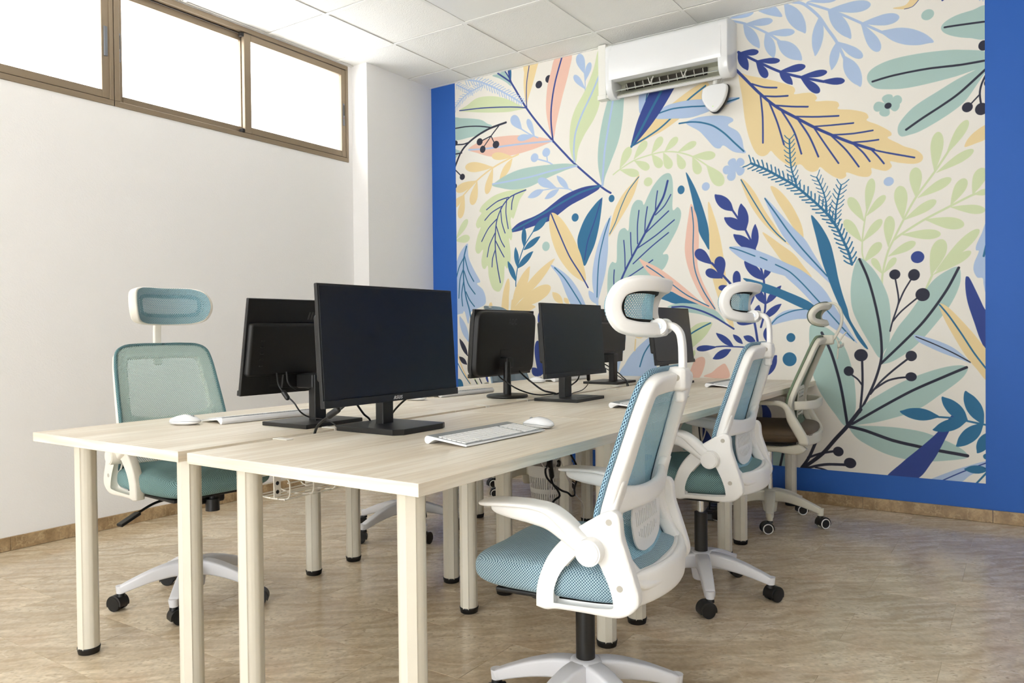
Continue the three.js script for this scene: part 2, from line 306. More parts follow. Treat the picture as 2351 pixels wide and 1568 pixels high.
// marble skirting, in lengths
{
  const pieces = (name, list) => { const s = struct(name); for (const [x0, x1, z0, z1] of list) part(s, 'skirting_piece', boxUV(rbox(x1 - x0, 0.067, z1 - z0, 0.002, (x0 + x1) / 2, 0.0345, (z0 + z1) / 2, 1), 2.2), skirtMat); };
  const run = (a, b, n, f) => { const o = []; for (let i = 0; i < n; i++) o.push(f(a + ((b - a) * i) / n + 0.0006, a + ((b - a) * (i + 1)) / n - 0.0006)); return o; };
  pieces('baseboard_left', run(PZ, ZF, 11, (a, b) => [XL, XL + 0.012, a, b]));
  pieces('baseboard_pillar', [[XL + 0.012, PX + 0.012, PZ, PZ + 0.012], ...run(ZB, PZ, 1, (a, b) => [PX, PX + 0.012, a, b])]);
  pieces('baseboard_back', run(PX + 0.012, XR, 9, (a, b) => [a, b, ZB, ZB + 0.012]));
  pieces('baseboard_right', run(ZB + 0.012, ZF, 12, (a, b) => [XR - 0.012, XR, a, b]));
}
// ---------------------------------------------------------------- high sliding windows in the left wall
const bar = (g, name, y0, y1, z0, z1, x0, x1, m = bronze, r = 0.003) => part(g, name, rbox(x1 - x0, y1 - y0, z1 - z0, r, (x0 + x1) / 2, (y0 + y1) / 2, (z0 + z1) / 2), m);
function slidingWindow(name, za, zb, handleOnMeeting) {   // za is the end farther from the camera
  const w = struct(name), X = XL + 0.006;
  // outer frame with two tracks
  bar(w, 'window_frame', WY0, WY0 + 0.03, za, zb, X - 0.075, X); bar(w, 'window_frame', WY1 - 0.03, WY1, za, zb, X - 0.075, X);
  bar(w, 'window_frame', WY0 + 0.03, WY1 - 0.03, za, za + 0.022, X - 0.075, X); bar(w, 'window_frame', WY0 + 0.03, WY1 - 0.03, zb - 0.03, zb, X - 0.075, X);
  for (const y of [[WY0 + 0.03, WY0 + 0.034], [WY1 - 0.034, WY1 - 0.03]]) bar(w, 'track_rib', y[0], y[1], za + 0.02, zb - 0.03, X - 0.042, X - 0.036, bronzeDark, 0.001);
  const mid = (za + zb) / 2, y0 = WY0 + 0.034, y1 = WY1 - 0.034;
  const sash = (a, b, x0, x1, handleZ) => {
    const bt = 0.042, st = 0.05;
    const lower = bar(w, 'sash_rail', y0, y0 + bt, a + st, b - st, x0, x1); bar(w, 'sash_rail', y1 - bt, y1, a + st, b - st, x0, x1);
    bar(w, 'sash_stile', y0, y1, a, a + st, x0, x1); const s2 = bar(w, 'sash_stile', y0, y1, b - st, b, x0, x1);
    part(w, 'pane', new THREE.PlaneGeometry(b - a - 2 * st + 0.01, y1 - y0 - 2 * bt + 0.01).rotateY(Math.PI / 2).translate((x0 + x1) / 2, (y0 + y1) / 2, (a + b) / 2), glassMat);
    if (handleZ !== undefined) {
      const h = part(w, 'latch', rbox(0.006, 0.16, 0.018, 0.003, x1 + 0.001, 2.625, handleZ), handleGrey);
      part(h, 'finger_slot', rbox(0.004, 0.075, 0.009, 0.002, x1 + 0.0035, 2.655, handleZ), bronzeDark); part(h, 'lock_mark', rbox(0.004, 0.006, 0.005, 0.001, x1 + 0.003, 2.6, handleZ), redMat);
    }
    return lower;
  };
  sash(za + 0.012, mid + 0.025, X - 0.034, X - 0.006, za + 0.042);                     // inner track, far half
  sash(mid - 0.025, zb - 0.018, X - 0.07, X - 0.044, handleOnMeeting ? zb - 0.05 : undefined);   // outer track, near half
  for (const y of [y0 + 0.012, y1 - 0.014]) part(w, 'stop_block', rbox(0.03, 0.024, 0.02, 0.003, X - 0.02, y, mid + 0.038), bronzeDark);
}
slidingWindow('window_1', WZ0, WZM - 0.002, true); slidingWindow('window_2', WZM + 0.002, WZ1 - 0.002, false); slidingWindow('window_4', WZ1 + 0.002, WZ1 + 1.735, false);
part(scene.getObjectByName('window_2'), 'latch', rbox(0.006, 0.16, 0.018, 0.003, XL + 0.003, 2.625, WZM + 0.042), handleGrey);
// ---------------------------------------------------------------- printed leaf mural on the back wall (drawn in millimetres from its top left corner)
{
  const W = 3539, Hm = 2785, cv = document.createElement('canvas'); cv.width = 2048; cv.height = 1612;
  const c = cv.getContext('2d'), K = 2048 / W; c.scale(K, K);
  const ink = { g: '#d3deb4', t: '#aecac4', p: '#b1c6e4', n: '#32468f', b: '#2f7099', y: '#ecd5a2', k: '#ecc3b1', d: '#2b2d3e' };
  c.fillStyle = '#efebe2'; c.fillRect(0, 0, W, Hm);
  const noise = rng(3); c.lineCap = 'round'; c.lineJoin = 'round';
  const trace = (q, closed) => {
    const n = q.length / 2, at = (i) => { i = closed ? ((i % n) + n) % n : Math.min(n - 1, Math.max(0, i)); return [q[2 * i], q[2 * i + 1]]; };
    c.beginPath(); c.moveTo(...at(0));
    for (let i = 0; i < (closed ? n : n - 1); i++) { const [a, b, d, e] = [at(i - 1), at(i), at(i + 1), at(i + 2)]; c.bezierCurveTo(b[0] + (d[0] - a[0]) / 6, b[1] + (d[1] - a[1]) / 6, d[0] - (e[0] - b[0]) / 6, d[1] - (e[1] - b[1]) / 6, d[0], d[1]); }
  };
  const P = (k, q) => { trace(q, true); c.closePath(); c.fillStyle = ink[k]; c.fill(); };
  const L = (k, w, q) => { trace(q, false); c.strokeStyle = ink[k]; c.lineWidth = w; c.stroke(); };
  const D = (k, x, y, rx, ry) => { c.beginPath(); c.ellipse(x, y, rx, ry, 0, 0, 7); c.fillStyle = ink[k]; c.fill(); };
  const blade = (k, x0, y0, x1, y1, w, prof) => {
    const dx = x1 - x0, dy = y1 - y0, l = Math.hypot(dx, dy), nx = -dy / l, ny = dx / l, q = [];
    for (const s of [1, -1]) for (const [t, o] of s > 0 ? prof : [...prof].reverse().slice(1, -1)) q.push(x0 + dx * t + nx * o * s * w / 2, y0 + dy * t + ny * o * s * w / 2);
    P(k, q);
  };
  const F = (k, x0, y0, x1, y1, w) => blade(k, x0, y0, x1, y1, w, [[0, 0], [0.12, 0.42], [0.3, 0.85], [0.52, 1], [0.75, 0.78], [0.92, 0.34], [1, 0.08]]);
  const R = (k, x0, y0, x1, y1, w) => blade(k, x0, y0, x1, y1, w, [[0, 0.04], [0.14, 0.3], [0.36, 0.7], [0.62, 1], [0.82, 0.92], [0.95, 0.55], [1, 0]]);
  const N = (k, w, len, gap, q) => {
    L(k, w, q);
    const pts = []; for (let i = 0; i < q.length; i += 2) pts.push(new THREE.Vector2(q[i], q[i + 1])); const s = new THREE.SplineCurve(pts), total = s.getLength(), n = Math.floor(total / gap);
    for (let i = 0; i <= n; i++) { const p = s.getPointAt(i / n), t = s.getTangentAt(i / n); for (const sd of [-1, 1]) { const a = Math.atan2(-t.y, -t.x) + sd * (0.85 + noise() * 0.15), l = len * (0.8 + 0.25 * noise()); L(k, w * 0.55, [p.x, p.y, p.x + Math.cos(a) * l * 0.5 + t.x * -2, p.y + Math.sin(a) * l * 0.5, p.x + Math.cos(a + sd * -0.12) * l, p.y + Math.sin(a + sd * -0.12) * l]); } }
  };
P('t',[360,11,421,8,482,6,531,118,486,85,426,45]);
P('b',[502,5,532,3,531,77,526,89,512,49]);
L('n',11,[536,99,487,60,411,3]);
L('n',9,[531,85,502,38,477,1]);
L('n',14,[512,-1,522,75,565,149,662,304,766,440,891,584,987,688,1067,770,1268,950,1344,1004]);
N('p',12,51,26,[618,261,525,196,384,108,240,34,101,-9]);
N('p',9,43,21,[-11,200,78,129,154,95,271,66]);
N('p',9,39,21,[164,97,90,58,14,14]);
P('y',[651,-6,776,-5,766,9,722,137,682,236,664,290,648,213,641,122,647,50]);
L('n',7,[693,-6,669,119,664,241,669,315]);
D('d',773,155,28,27);
D('d',856,130,27,27);
P('k',[917,-9,1044,-14,1025,108,969,279,921,445,892,564,860,499,833,351,844,192,878,79]);
L('n',12,[972,-13,910,165,878,326,874,453,889,587]);
R('p',1151,152,1102,4,65);
R('p',1152,206,1194,79,45);
R('p',1155,259,1065,145,43);
L('p',7,[1147,136,1153,203,1153,269]);
P('g',[1260,8,1220,131,1153,265,1072,383,1034,487,1024,619,1037,699,1059,753,1077,752,1095,668,1141,581,1221,477,1265,377,1292,199,1311,42]);
L('p',13,[1267,178,1205,297,1125,431,1074,548,1058,663,1063,754]);
P('t',[1351,271,1334,343,1285,503,1255,652,1248,774,1260,868,1285,952,1303,888,1346,795,1406,659,1437,527,1451,368,1455,290]);
L('p',15,[1385,292,1332,549,1300,720,1281,947]);
P('g',[44,222,120,192,206,156,301,156,404,177,505,217,594,269,652,304,563,309,483,306,299,279,141,247]);
L('n',8,[44,222,247,237,454,264,583,286,662,305]);
P('t',[-23,276,65,284,236,322,309,364,350,391,266,433,138,444,-25,433]);
P('t',[-26,502,12,521,45,542,-11,587]);
L('d',9,[-24,353,107,356,235,373,344,400]);
P('k',[126,536,212,497,349,479,501,485,620,500,755,531,878,575,821,597,697,620,559,634,429,633,326,616,211,574]);
L('p',12,[131,539,296,553,500,558,697,568,877,580]);
L('d',15,[481,383,329,405,213,442,116,492,50,552,-7,653]);
L('d',9,[416,397,344,462,344,463]);
L('d',9,[344,463,249,488]);
L('d',8,[344,463,273,536]);
L('d',8,[342,463,377,530]);
D('d',235,492,28,27);
D('d',263,553,26,27);
D('d',387,535,30,28);
L('d',10,[127,482,73,488,-4,480]);
D('d',-2,468,24,21);
L('d',10,[61,553,-16,554]);
L('d',9,[-7,675,58,735]);
D('d',64,740,25,24);
D('d',-13,803,23,22);
R('p',623,461,533,346,72);
R('p',734,530,672,389,44);
R('p',732,521,581,518,49);
L('p',9,[616,453,688,501,760,538]);
R('y',537,648,347,614,57);
F('y',534,660,418,809,57);
R('y',358,703,94,667,76);
R('y',358,703,294,898,61);
R('y',205,786,0,841,70);
R('y',208,787,155,967,72);
R('y',82,880,-33,964,59);
R('y',82,884,34,1060,63);
L('y',12,[589,636,489,662,356,706,208,783,78,880,-33,972]);
D('p',830,655,33,32);
D('p',730,680,33,32);
L('p',9,[834,680,840,725]);
L('p',10,[753,693,838,724,880,748]);
P('t',[349,840,391,812,478,777,598,750,743,744,931,751,1022,762,1085,784,977,806,837,841,694,885,596,894,516,889,426,867]);
L('p',12,[352,829,497,825,694,815,884,794,1081,786]);
R('p',918,926,757,843,63);
F('p',1014,942,916,834,44);
F('p',806,922,668,965,51);
F('p',934,933,814,990,45);
L('p',8,[789,925,911,923,1011,940,1043,958]);
P('n',[510,1205,553,1163,612,1135,720,1108,806,1075,882,1031,975,981,1083,949,1172,937,1268,941,1263,954,1242,974,1154,1011,1028,1057,936,1108,862,1149,709,1180,592,1203]);
L('b',14,[522,1199,691,1138,834,1082,974,1024,1110,975,1259,946]);
P('g',[655,900,556,895,456,900,353,923,259,976,226,1020,245,1040,210,1078,191,1124,209,1153,235,1149,205,1214,183,1299,195,1341,222,1346,256,1321,240,1405,250,1457,273,1468,299,1447,309,1536,344,1622,397,1647,428,1617,449,1551,455,1458,479,1476,504,1437,510,1354,497,1254,517,1268,527,1223,513,1130,520,1096,539,1106,564,1052,595,977,630,935]);
L('n',9,[650,907,556,928,495,954,434,1015,387,1111,372,1227,373,1345,392,1473,414,1579]);
L('n',8,[496,944,394,965,293,1018]);
L('n',8,[434,1006,341,1044,276,1097]);
L('n',8,[387,1098,308,1163,244,1256]);
L('n',8,[370,1202,317,1291,295,1378]);
L('n',8,[371,1328,345,1394,338,1457]);
L('n',8,[548,931,528,983,522,1038]);
L('n',8,[480,957,472,1060,491,1178]);
L('n',8,[424,1022,433,1123,462,1209]);
L('n',8,[383,1153,421,1256,456,1313]);
L('n',8,[374,1261,420,1340,450,1388]);
R('g',-9,1224,110,1075,54);
R('g',-15,1232,130,1219,60);
P('p',[105,1263,39,1323,-6,1408,-41,1493,-45,1782,43,1806,71,1790,107,1886,136,1795,259,1747,277,1696,250,1627,195,1580,225,1566,211,1536,167,1469,120,1380,110,1311]);
L('b',11,[97,1284,71,1369,64,1464,68,1568,88,1682,120,1782,135,1873]);
L('b',9,[77,1360,26,1436,-6,1526]);
L('b',9,[61,1464,30,1540,17,1684]);
L('b',9,[66,1551,45,1654,53,1746]);
L('b',9,[77,1360,113,1475,164,1559]);
L('b',9,[70,1473,112,1579,175,1657]);
L('b',9,[87,1638,121,1700,168,1753]);
F('b',707,1222,837,1121,54);
F('b',630,1325,632,1174,43);
F('b',627,1348,771,1258,46);
F('b',572,1476,554,1322,41);
F('b',569,1481,709,1362,48);
F('b',556,1577,484,1422,44);
L('b',8,[709,1221,630,1325,574,1466,555,1573,554,1614]);
P('b',[1271,1033,1223,1069,1152,1147,1103,1237,1080,1321,1105,1425,1136,1493,1176,1430,1221,1339,1257,1203,1280,1044]);
L('n',7,[1271,1039,1222,1177,1164,1320,1136,1450]);
P('y',[867,1097,851,1136,852,1208,879,1315,933,1430,1023,1538,1121,1602,1145,1595,1140,1537,1105,1409,1044,1279,973,1171,909,1109]);
L('n',10,[867,1104,935,1255,1015,1419,1104,1550,1162,1647]);
D('b',1064,1147,28,29);
D('b',1351,1043,22,25);
D('t',820,1334,32,34);
P('p',[1343,1161,1299,1222,1247,1341,1211,1463,1196,1578,1204,1672,1234,1743,1269,1651,1301,1537,1319,1408,1324,1301,1344,1180]);
L('b',8,[1334,1179,1290,1298,1254,1434,1240,1557,1231,1735]);
L('p',16,[1234,1727,1235,1836]);
F('p',1234,1766,1167,1670,49);
P('y',[424,1802,436,1668,467,1577,491,1553,499,1604,491,1687,480,1803]);
F('y',520,1783,677,1470,86);
F('y',551,1738,891,1426,71);
R('y',515,1791,856,1628,100);
F('y',505,1791,726,1768,67);
F('y',316,1774,327,1725,32);
L('y',24,[526,1721,515,1804]);
P('p',[858,1474,923,1501,1014,1570,1085,1660,1137,1759,1159,1834,1065,1832,1021,1760,985,1687,931,1566]);
L('b',9,[891,1493,968,1567,1040,1666,1102,1758,1137,1826]);
F('y',957,1754,870,1670,56);
F('y',1007,1756,967,1713,34);
P('y',[1559,906,1513,949,1439,1020,1379,1112,1344,1215,1327,1294,1344,1288,1420,1184,1488,1085,1529,1007]);
L('b',6,[1554,919,1480,1002,1421,1109,1378,1211,1334,1285]);
L('g',9,[1365,881,1415,852,1523,804,1652,781,1738,776,1831,792,1936,836,2031,907]);
R('g',1414,847,1493,710,62);
R('g',1415,854,1556,902,53);
R('g',1519,796,1613,687,56);
R('g',1523,806,1631,874,53);
R('g',1648,777,1723,676,55);
R('g',1650,781,1718,874,59);
R('g',1738,778,1831,695,49);
R('g',1732,781,1780,891,60);
R('g',1831,791,1957,746,46);
R('g',1827,801,1871,904,56);
R('g',1930,831,2082,846,56);
R('g',1932,837,1976,951,58);
R('g',2024,899,2127,1039,77);
D('g',1622,960,31,30);
D('b',1852,1039,24,28);
D('p',2018,1036,26,27);
P('p',[1567,364,1640,289,1631,390,1595,458,1566,494,1560,430]);
L('b',8,[1628,346,1611,416]);
P('y',[1524,703,1605,608,1701,531,1833,448,1961,385,2035,378,2045,450,1975,502,1840,579,1732,635,1629,670]);
L('b',11,[2020,396,1901,467,1779,569,1700,622,1605,667,1516,702]);
P('p',[1677,545,1733,485,1825,468,1916,468,1990,476,2135,494,2240,509,2170,535,2077,554,2004,570,1915,581,1802,569]);
L('b',9,[1697,518,1802,504,1916,511,2026,524,2120,525,2233,512]);
P('n',[1498,711,1516,639,1550,540,1607,423,1656,336,1696,263,1857,294,1815,365,1733,482,1653,578,1581,649,1516,706]);
L('b',17,[1773,278,1726,364,1646,489,1557,630,1503,708]);
P('p',[1889,612,1952,590,2026,589,2120,601,2183,624,2197,647,2165,670,2225,717,2252,770,2262,826,2276,852,2259,857,2196,838,2136,792,2111,806,2075,793,2025,733,1974,675]);
L('b',10,[1843,607,1915,609,1989,624,2069,658,2140,715,2203,783,2262,845]);
R('p',2207,940,2178,884,54);
R('p',2207,940,2258,894,54);
R('p',2207,940,2260,981,54);
R('p',2207,940,2172,1017,54);
R('p',2207,940,2129,951,55);
D('p',2208,940,27,26);
P('t',[1760,919,1713,936,1658,992,1617,1061,1590,1110,1576,1083,1537,1074,1504,1109,1485,1182,1475,1272,1445,1253,1407,1274,1390,1349,1384,1479,1350,1479,1325,1520,1315,1589,1313,1688,1322,1796,1415,1798,1507,1673,1629,1589,1700,1563,1736,1535,1761,1482,1754,1452,1723,1448,1756,1405,1819,1300,1846,1230,1850,1180,1828,1149,1793,1160,1797,1015,1787,941]);
L('n',14,[1760,970,1728,1073,1664,1177,1599,1297,1501,1454,1446,1549,1374,1698]);
L('n',8,[1688,1028,1677,1097,1672,1163]);
L('n',8,[1781,1062,1735,1132,1672,1185]);
L('n',8,[1615,1126,1600,1215,1595,1297]);
L('n',8,[1765,1168,1695,1224,1599,1301]);
L('n',8,[1554,1144,1542,1247,1542,1367]);
L('n',8,[1804,1230,1679,1318,1542,1397]);
L('n',8,[1491,1288,1493,1371,1499,1454]);
L('n',8,[1763,1310,1639,1396,1508,1500]);
L('n',8,[1440,1337,1447,1428,1448,1542]);
L('n',8,[1650,1483,1557,1540,1433,1609]);
L('n',8,[1367,1534,1362,1591,1364,1652]);
P('b',[1886,931,1934,1009,1978,1113,2014,1224,2035,1318,2038,1438,2006,1393,1969,1319,1948,1210,1919,1071]);
P('y',[2033,1137,2072,1229,2107,1359,2131,1501,2148,1642,2168,1797,2192,1940,2140,1880,2090,1738,2055,1609,2040,1467,2037,1325]);
P('k',[1917,1139,1937,1166,1959,1233,1969,1334,1968,1426,1959,1504,1967,1569,1996,1649,2032,1722,2079,1822,2054,1818,2003,1771,1944,1668,1897,1551,1875,1442,1883,1334,1903,1206]);
L('b',7,[1922,1158,1934,1281,1930,1445,1945,1575,1996,1699,2072,1819]);
P('b',[1695,1733,1723,1689,1816,1711,1906,1750,1966,1787,1815,1780,1753,1760]);
P('t',[1753,1797,1830,1777,1943,1784,2025,1804,2090,1841,2146,1919,2089,1890,1980,1853,1891,1836,1792,1809]);
P('k',[1553,1473,1598,1491,1701,1545,1816,1631,1907,1707,1995,1782,2061,1823,1958,1784,1831,1726,1723,1656,1621,1570]);
L('b',7,[1606,1519,1708,1589,1801,1663,1891,1728,2032,1801]);
L('n',11,[1784,1801,1868,1800,1965,1824,2053,1861,2125,1905,2192,1948]);
P('g',[1897,1967,1935,1924,1987,1904,2042,1904,2053,1918,2016,1982,1964,2032,1904,2068]);
L('b',9,[1828,2039,1912,1977,1979,1939,2042,1909]);
P('g',[1926,2089,1937,2085,1941,2103,1930,2125,1903,2133]);
P('p',[1410,2260,1445,2175,1495,2107,1577,2031,1649,1987,1673,2054,1672,2165,1647,2262]);
L('b',9,[1551,2196,1584,2106,1641,2024]);
L('y',9,[1522,2012,1515,2088]);
F('y',1508,1986,1577,1998,27);
P('p',[1450,1997,1429,2092,1385,2245,1360,2261,1387,2092,1421,2001]);
L('n',14,[2056,1529,2120,1603,2180,1672,2260,1782,2314,1880,2340,2025]);
R('n',2057,1536,1948,1440,69);
R('n',2118,1631,2101,1488,70);
R('n',2123,1627,2014,1575,57);
R('n',2215,1739,2212,1585,50);
R('n',2197,1697,2096,1685,37);
R('n',2280,1831,2307,1708,50);
F('n',2331,1881,2349,1802,42);
R('n',2328,1912,2211,1903,41);
L('n',12,[2190,1205,2242,1286,2269,1333,2327,1458,2357,1556,2380,1650,2389,1800,2379,1871,2361,1939]);
F('n',2194,1209,2075,1095,69);
F('n',2271,1335,2135,1247,64);
F('n',2271,1335,2241,1168,64);
F('n',2328,1463,2193,1357,62);
F('n',2327,1463,2329,1303,45);
F('n',2380,1650,2260,1529,60);
F('n',2382,1644,2436,1524,42);
F('n',2388,1799,2315,1681,49);
F('n',2393,1797,2483,1688,42);
F('n',2375,1888,2484,1799,42);
F('n',2395,2028,2400,1936,45);
F('n',2366,2251,2453,2110,71);
L('n',8,[2077,2061,2131,2057,2195,2060,2347,2066]);
R('n',2088,2061,1949,2076,38);
F('n',2191,2061,2078,1974,41);
F('n',2248,2042,2187,1984,32);
F('n',2327,2026,2253,1996,40);
F('n',2174,2077,2057,2139,50);
P('k',[1899,2241,1933,2154,1978,2126,2004,2139,2000,2189,1966,2261,1902,2277]);
P('k',[1999,2253,2051,2223,2094,2187,2138,2171,2158,2256]);
D('b',2539,2004,26,27);
D('b',2531,2135,41,42);
P('p',[2416,1929,2440,1889,2474,1858,2520,1838,2576,1834,2675,1847,2650,1888,2575,1894,2499,1909]);
L('b',7,[2424,1923,2460,1884,2520,1854,2576,1839,2651,1833]);
R('p',2178,6,2328,3,36);
P('p',[2352,-5,2397,-12,2454,-4,2486,36,2499,69,2463,60,2404,33]);
L('p',13,[2163,14,2271,58,2410,149,2482,213]);
R('p',2271,62,2443,81,45);
F('p',2266,63,2364,229,60);
R('p',2402,148,2571,178,44);
F('p',2400,148,2450,307,61);
F('p',2468,207,2613,352,79);
L('p',16,[2490,-30,2567,-1,2625,26,2706,114,2755,200,2803,282,2848,391]);
L('p',14,[2644,24,2755,87,2846,144,2934,206,3050,289]);
F('p',2513,-8,2635,197,81);
R('p',2644,15,2810,38,38);
F('p',2715,116,2689,345,64);
R('p',2803,283,2944,406,50);
F('p',2809,286,2779,445,53);
F('p',2844,377,2936,569,77);
R('p',2756,91,2988,118,66);
F('p',2760,88,2885,285,70);
R('p',2936,210,3134,223,63);
R('p',2937,209,3031,389,59);
F('p',3038,280,3303,393,87);
L('n',15,[2232,226,2335,299,2481,395,2603,452,2735,504]);
R('n',2231,231,2357,252,38);
F('n',2231,223,2292,350,54);
R('n',2338,302,2484,331,35);
R('n',2340,303,2407,417,47);
R('n',2478,395,2632,394,44);
F('n',2480,392,2558,488,45);
R('n',2598,449,2753,451,40);
R('n',2600,450,2710,563,47);
R('n',2710,498,2849,522,40);
P('y',[2235,364,2293,383,2395,422,2494,465,2558,500,2572,526,2567,547,2622,550,2672,559,2696,591,2688,610,2753,619,2805,633,2818,657,2813,677,2885,694,2956,722,2974,750,2966,769,3025,803,3082,846,3092,869,3073,883,3126,921,3159,944,3214,970,3246,1005,3241,1035,3202,1045,3131,1030,3085,1016,3093,1046,3064,1066,3018,1053,2988,1041,2989,1069,2972,1088,2925,1080,2858,1050,2854,1071,2827,1084,2787,1066,2745,1032,2712,1000,2695,1019,2664,1023,2632,1005,2599,970,2549,977,2491,936,2452,895,2428,866,2405,885,2372,891,2335,862,2298,774,2271,653,2255,513]);
L('n',16,[2211,325,2266,391,2361,504,2460,603,2564,680,2678,761,2776,822,2884,883,3001,940]);
L('n',9,[2984,934,3070,966,3164,997,3206,1011]);
L('n',10,[2313,438,2388,472,2464,489]);
L('n',10,[2391,527,2460,542,2529,550]);
L('n',10,[2460,596,2551,618,2644,635]);
L('n',10,[2570,681,2690,702,2814,717]);
L('n',9,[2675,757,2777,765,2894,771]);
L('n',9,[2770,821,2885,831,2996,829]);
L('n',9,[2884,881,2955,886,3025,886]);
L('n',10,[2366,512,2379,650,2380,810]);
L('n',10,[2417,565,2466,698,2505,838]);
L('n',10,[2493,635,2563,766,2606,908]);
L('n',10,[2589,704,2652,813,2702,938]);
L('n',9,[2678,764,2745,879,2813,991]);
L('n',9,[2770,821,2854,920,2922,1025]);
L('n',9,[2890,887,2943,945,2980,1002]);
L('n',9,[2990,939,3024,981,3053,1024]);
R('t',3074,701,3071,639,55);
R('t',3074,701,3143,669,54);
R('t',3074,701,3133,719,54);
R('t',3074,701,3049,758,55);
R('t',3074,701,3000,699,55);
D('t',3074,700,24,26);
D('d',3075,703,18,17);
N('b',14,52,29,[2307,926,2391,971,2471,1025,2562,1089,2650,1172,2743,1272,2798,1355,2834,1436,2864,1509,2883,1583]);
N('b',9,47,28,[2537,813,2540,907,2549,994,2578,1097]);
N('b',8,46,25,[2692,1058,2726,1140,2744,1214,2748,1266]);
N('b',9,49,26,[2827,1119,2808,1201,2796,1277,2792,1348]);
P('y',[2241,1018,2275,1036,2330,1110,2390,1226,2443,1312,2489,1390,2534,1447,2475,1402,2389,1314,2322,1219,2275,1125]);
L('b',7,[2244,1020,2323,1164,2396,1287,2456,1367,2511,1423]);
P('y',[2424,1083,2470,1105,2535,1186,2586,1284,2611,1359,2611,1416,2560,1348,2509,1257,2457,1165]);
P('y',[2374,1360,2416,1384,2488,1443,2559,1502,2610,1571,2661,1647,2585,1610,2507,1559,2435,1460]);
P('p',[2387,1151,2424,1181,2489,1262,2560,1348,2624,1420,2674,1509,2742,1631,2772,1684,2760,1684,2686,1608,2611,1532,2521,1426,2456,1313]);
L('b',8,[2390,1152,2456,1252,2534,1373,2617,1486,2748,1644]);
P('p',[2168,1433,2273,1442,2388,1487,2520,1556,2597,1597,2673,1660,2735,1729,2784,1814,2868,1965,2909,2036,2880,2017,2740,1918,2666,1805,2597,1723,2520,1647,2500,1629,2421,1601,2286,1539,2203,1479]);
L('b',7,[2172,1436,2238,1460,2327,1500]);
L('b',7,[2360,1509,2400,1529]);
L('b',7,[2451,1559,2533,1607,2610,1684,2673,1759,2747,1847,2892,2023]);
P('b',[2659,1284,2687,1307,2731,1376,2767,1457,2791,1562,2809,1660,2833,1758,2857,1836,2879,1916,2962,2058,2951,2065,2912,2014,2879,1947,2832,1860,2787,1754,2747,1641,2717,1545,2687,1411]);
P('b',[2254,1633,2320,1648,2414,1682,2519,1727,2609,1770,2669,1810,2704,1859,2609,1830,2454,1752,2353,1714,2285,1663]);
L('g',8,[2952,1578,2938,1520,2941,1425,2953,1330,2965,1268]);
R('g',2962,1293,2990,1100,50);
R('g',2959,1312,3059,1204,42);
R('g',2950,1343,2869,1196,54);
R('g',2940,1456,3040,1337,46);
R('g',2938,1459,2845,1323,54);
R('g',2947,1574,3035,1468,53);
L('g',11,[3040,1728,3044,1646,3070,1528,3101,1456,3152,1348,3213,1231,3305,1101,3369,1001]);
R('g',3148,1348,3133,1159,66);
R('g',3153,1351,3311,1258,50);
R('g',3214,1236,3211,1066,61);
R('g',3221,1235,3383,1146,51);
R('g',3304,1104,3322,887,61);
R('g',3311,1108,3487,1007,48);
R('g',3359,1015,3460,845,49);
R('g',3073,1496,3082,1322,56);
R('g',3072,1549,3210,1478,47);
R('g',3043,1647,2991,1554,36);
R('g',3051,1640,3111,1558,35);
L('g',12,[3101,1459,3141,1428,3256,1357,3379,1296,3482,1247,3548,1231]);
R('g',3141,1431,3333,1444,54);
R('g',3256,1357,3443,1404,63);
R('g',3379,1293,3448,1155,56);
R('g',3379,1301,3540,1335,47);
R('g',3482,1246,3531,1109,61);
R('g',3487,1245,3553,1234,33);
L('g',11,[3261,1739,3292,1662]);
R('g',3285,1667,3340,1472,75);
R('g',3309,1641,3511,1432,55);
R('g',3296,1662,3474,1547,46);
D('n',3220,1562,33,33);
D('p',3077,1128,26,25);
P('p',[3547,1419,3522,1458,3499,1515,3497,1542,3510,1550,3489,1609,3486,1650,3502,1687,3527,1693,3532,1729,3547,1771]);
L('b',10,[3543,1521,3532,1576]);
D('t',3273,241,31,29);
P('y',[3106,163,3161,163,3186,139,3192,122,3238,134,3216,165,3186,185,3156,183,3111,170]);
L('n',3,[3159,183,3200,179,3230,150]);
F('n',3350,167,3342,185,15);
L('p',4,[3512,214,3517,224]);
L('p',4,[3530,215,3532,231]);
P('t',[3337,329,3355,300,3407,277,3479,267,3550,265,3549,424,3469,411,3402,388,3355,360]);
L('d',10,[3354,328,3428,332,3550,341]);
D('d',3533,464,23,27);
P('t',[3124,858,3132,810,3182,750,3236,711,3322,666,3427,613,3549,570,3549,593,3504,663,3453,737,3401,781,3322,828,3236,869,3181,882,3142,885]);
P('t',[2967,525,2982,490,3031,463,3116,446,3243,444,3349,452,3428,465,3549,503,3549,571,3479,588,3401,603,3269,617,3160,621,3076,611,3013,594,2979,562]);
L('d',11,[2996,553,3104,539,3269,535,3427,545,3549,545]);
L('d',12,[3166,851,3242,803,3349,742,3427,691,3547,587]);
L('d',9,[3547,613,3524,667,3516,713,3521,769]);
L('d',7,[3516,718,3478,759]);
D('d',3459,777,25,26);
D('d',3523,797,29,32);
D('d',3544,665,9,15);
P('y',[3446,979,3462,945,3498,909,3548,885,3548,952,3493,976,3452,987]);
P('n',[3449,1687,3457,1680,3469,1693,3498,1762,3527,1836,3550,1904,3550,2078,3517,2022,3488,1926,3459,1823,3448,1743]);
P('t',[2920,1552,2942,1556,2992,1611,3036,1685,3068,1764,3081,1836,3084,1913,3081,1985,3075,2045,3056,2075,3026,2120,2979,2045,2924,1941,2885,1843,2875,1739,2886,1635,2906,1566]);
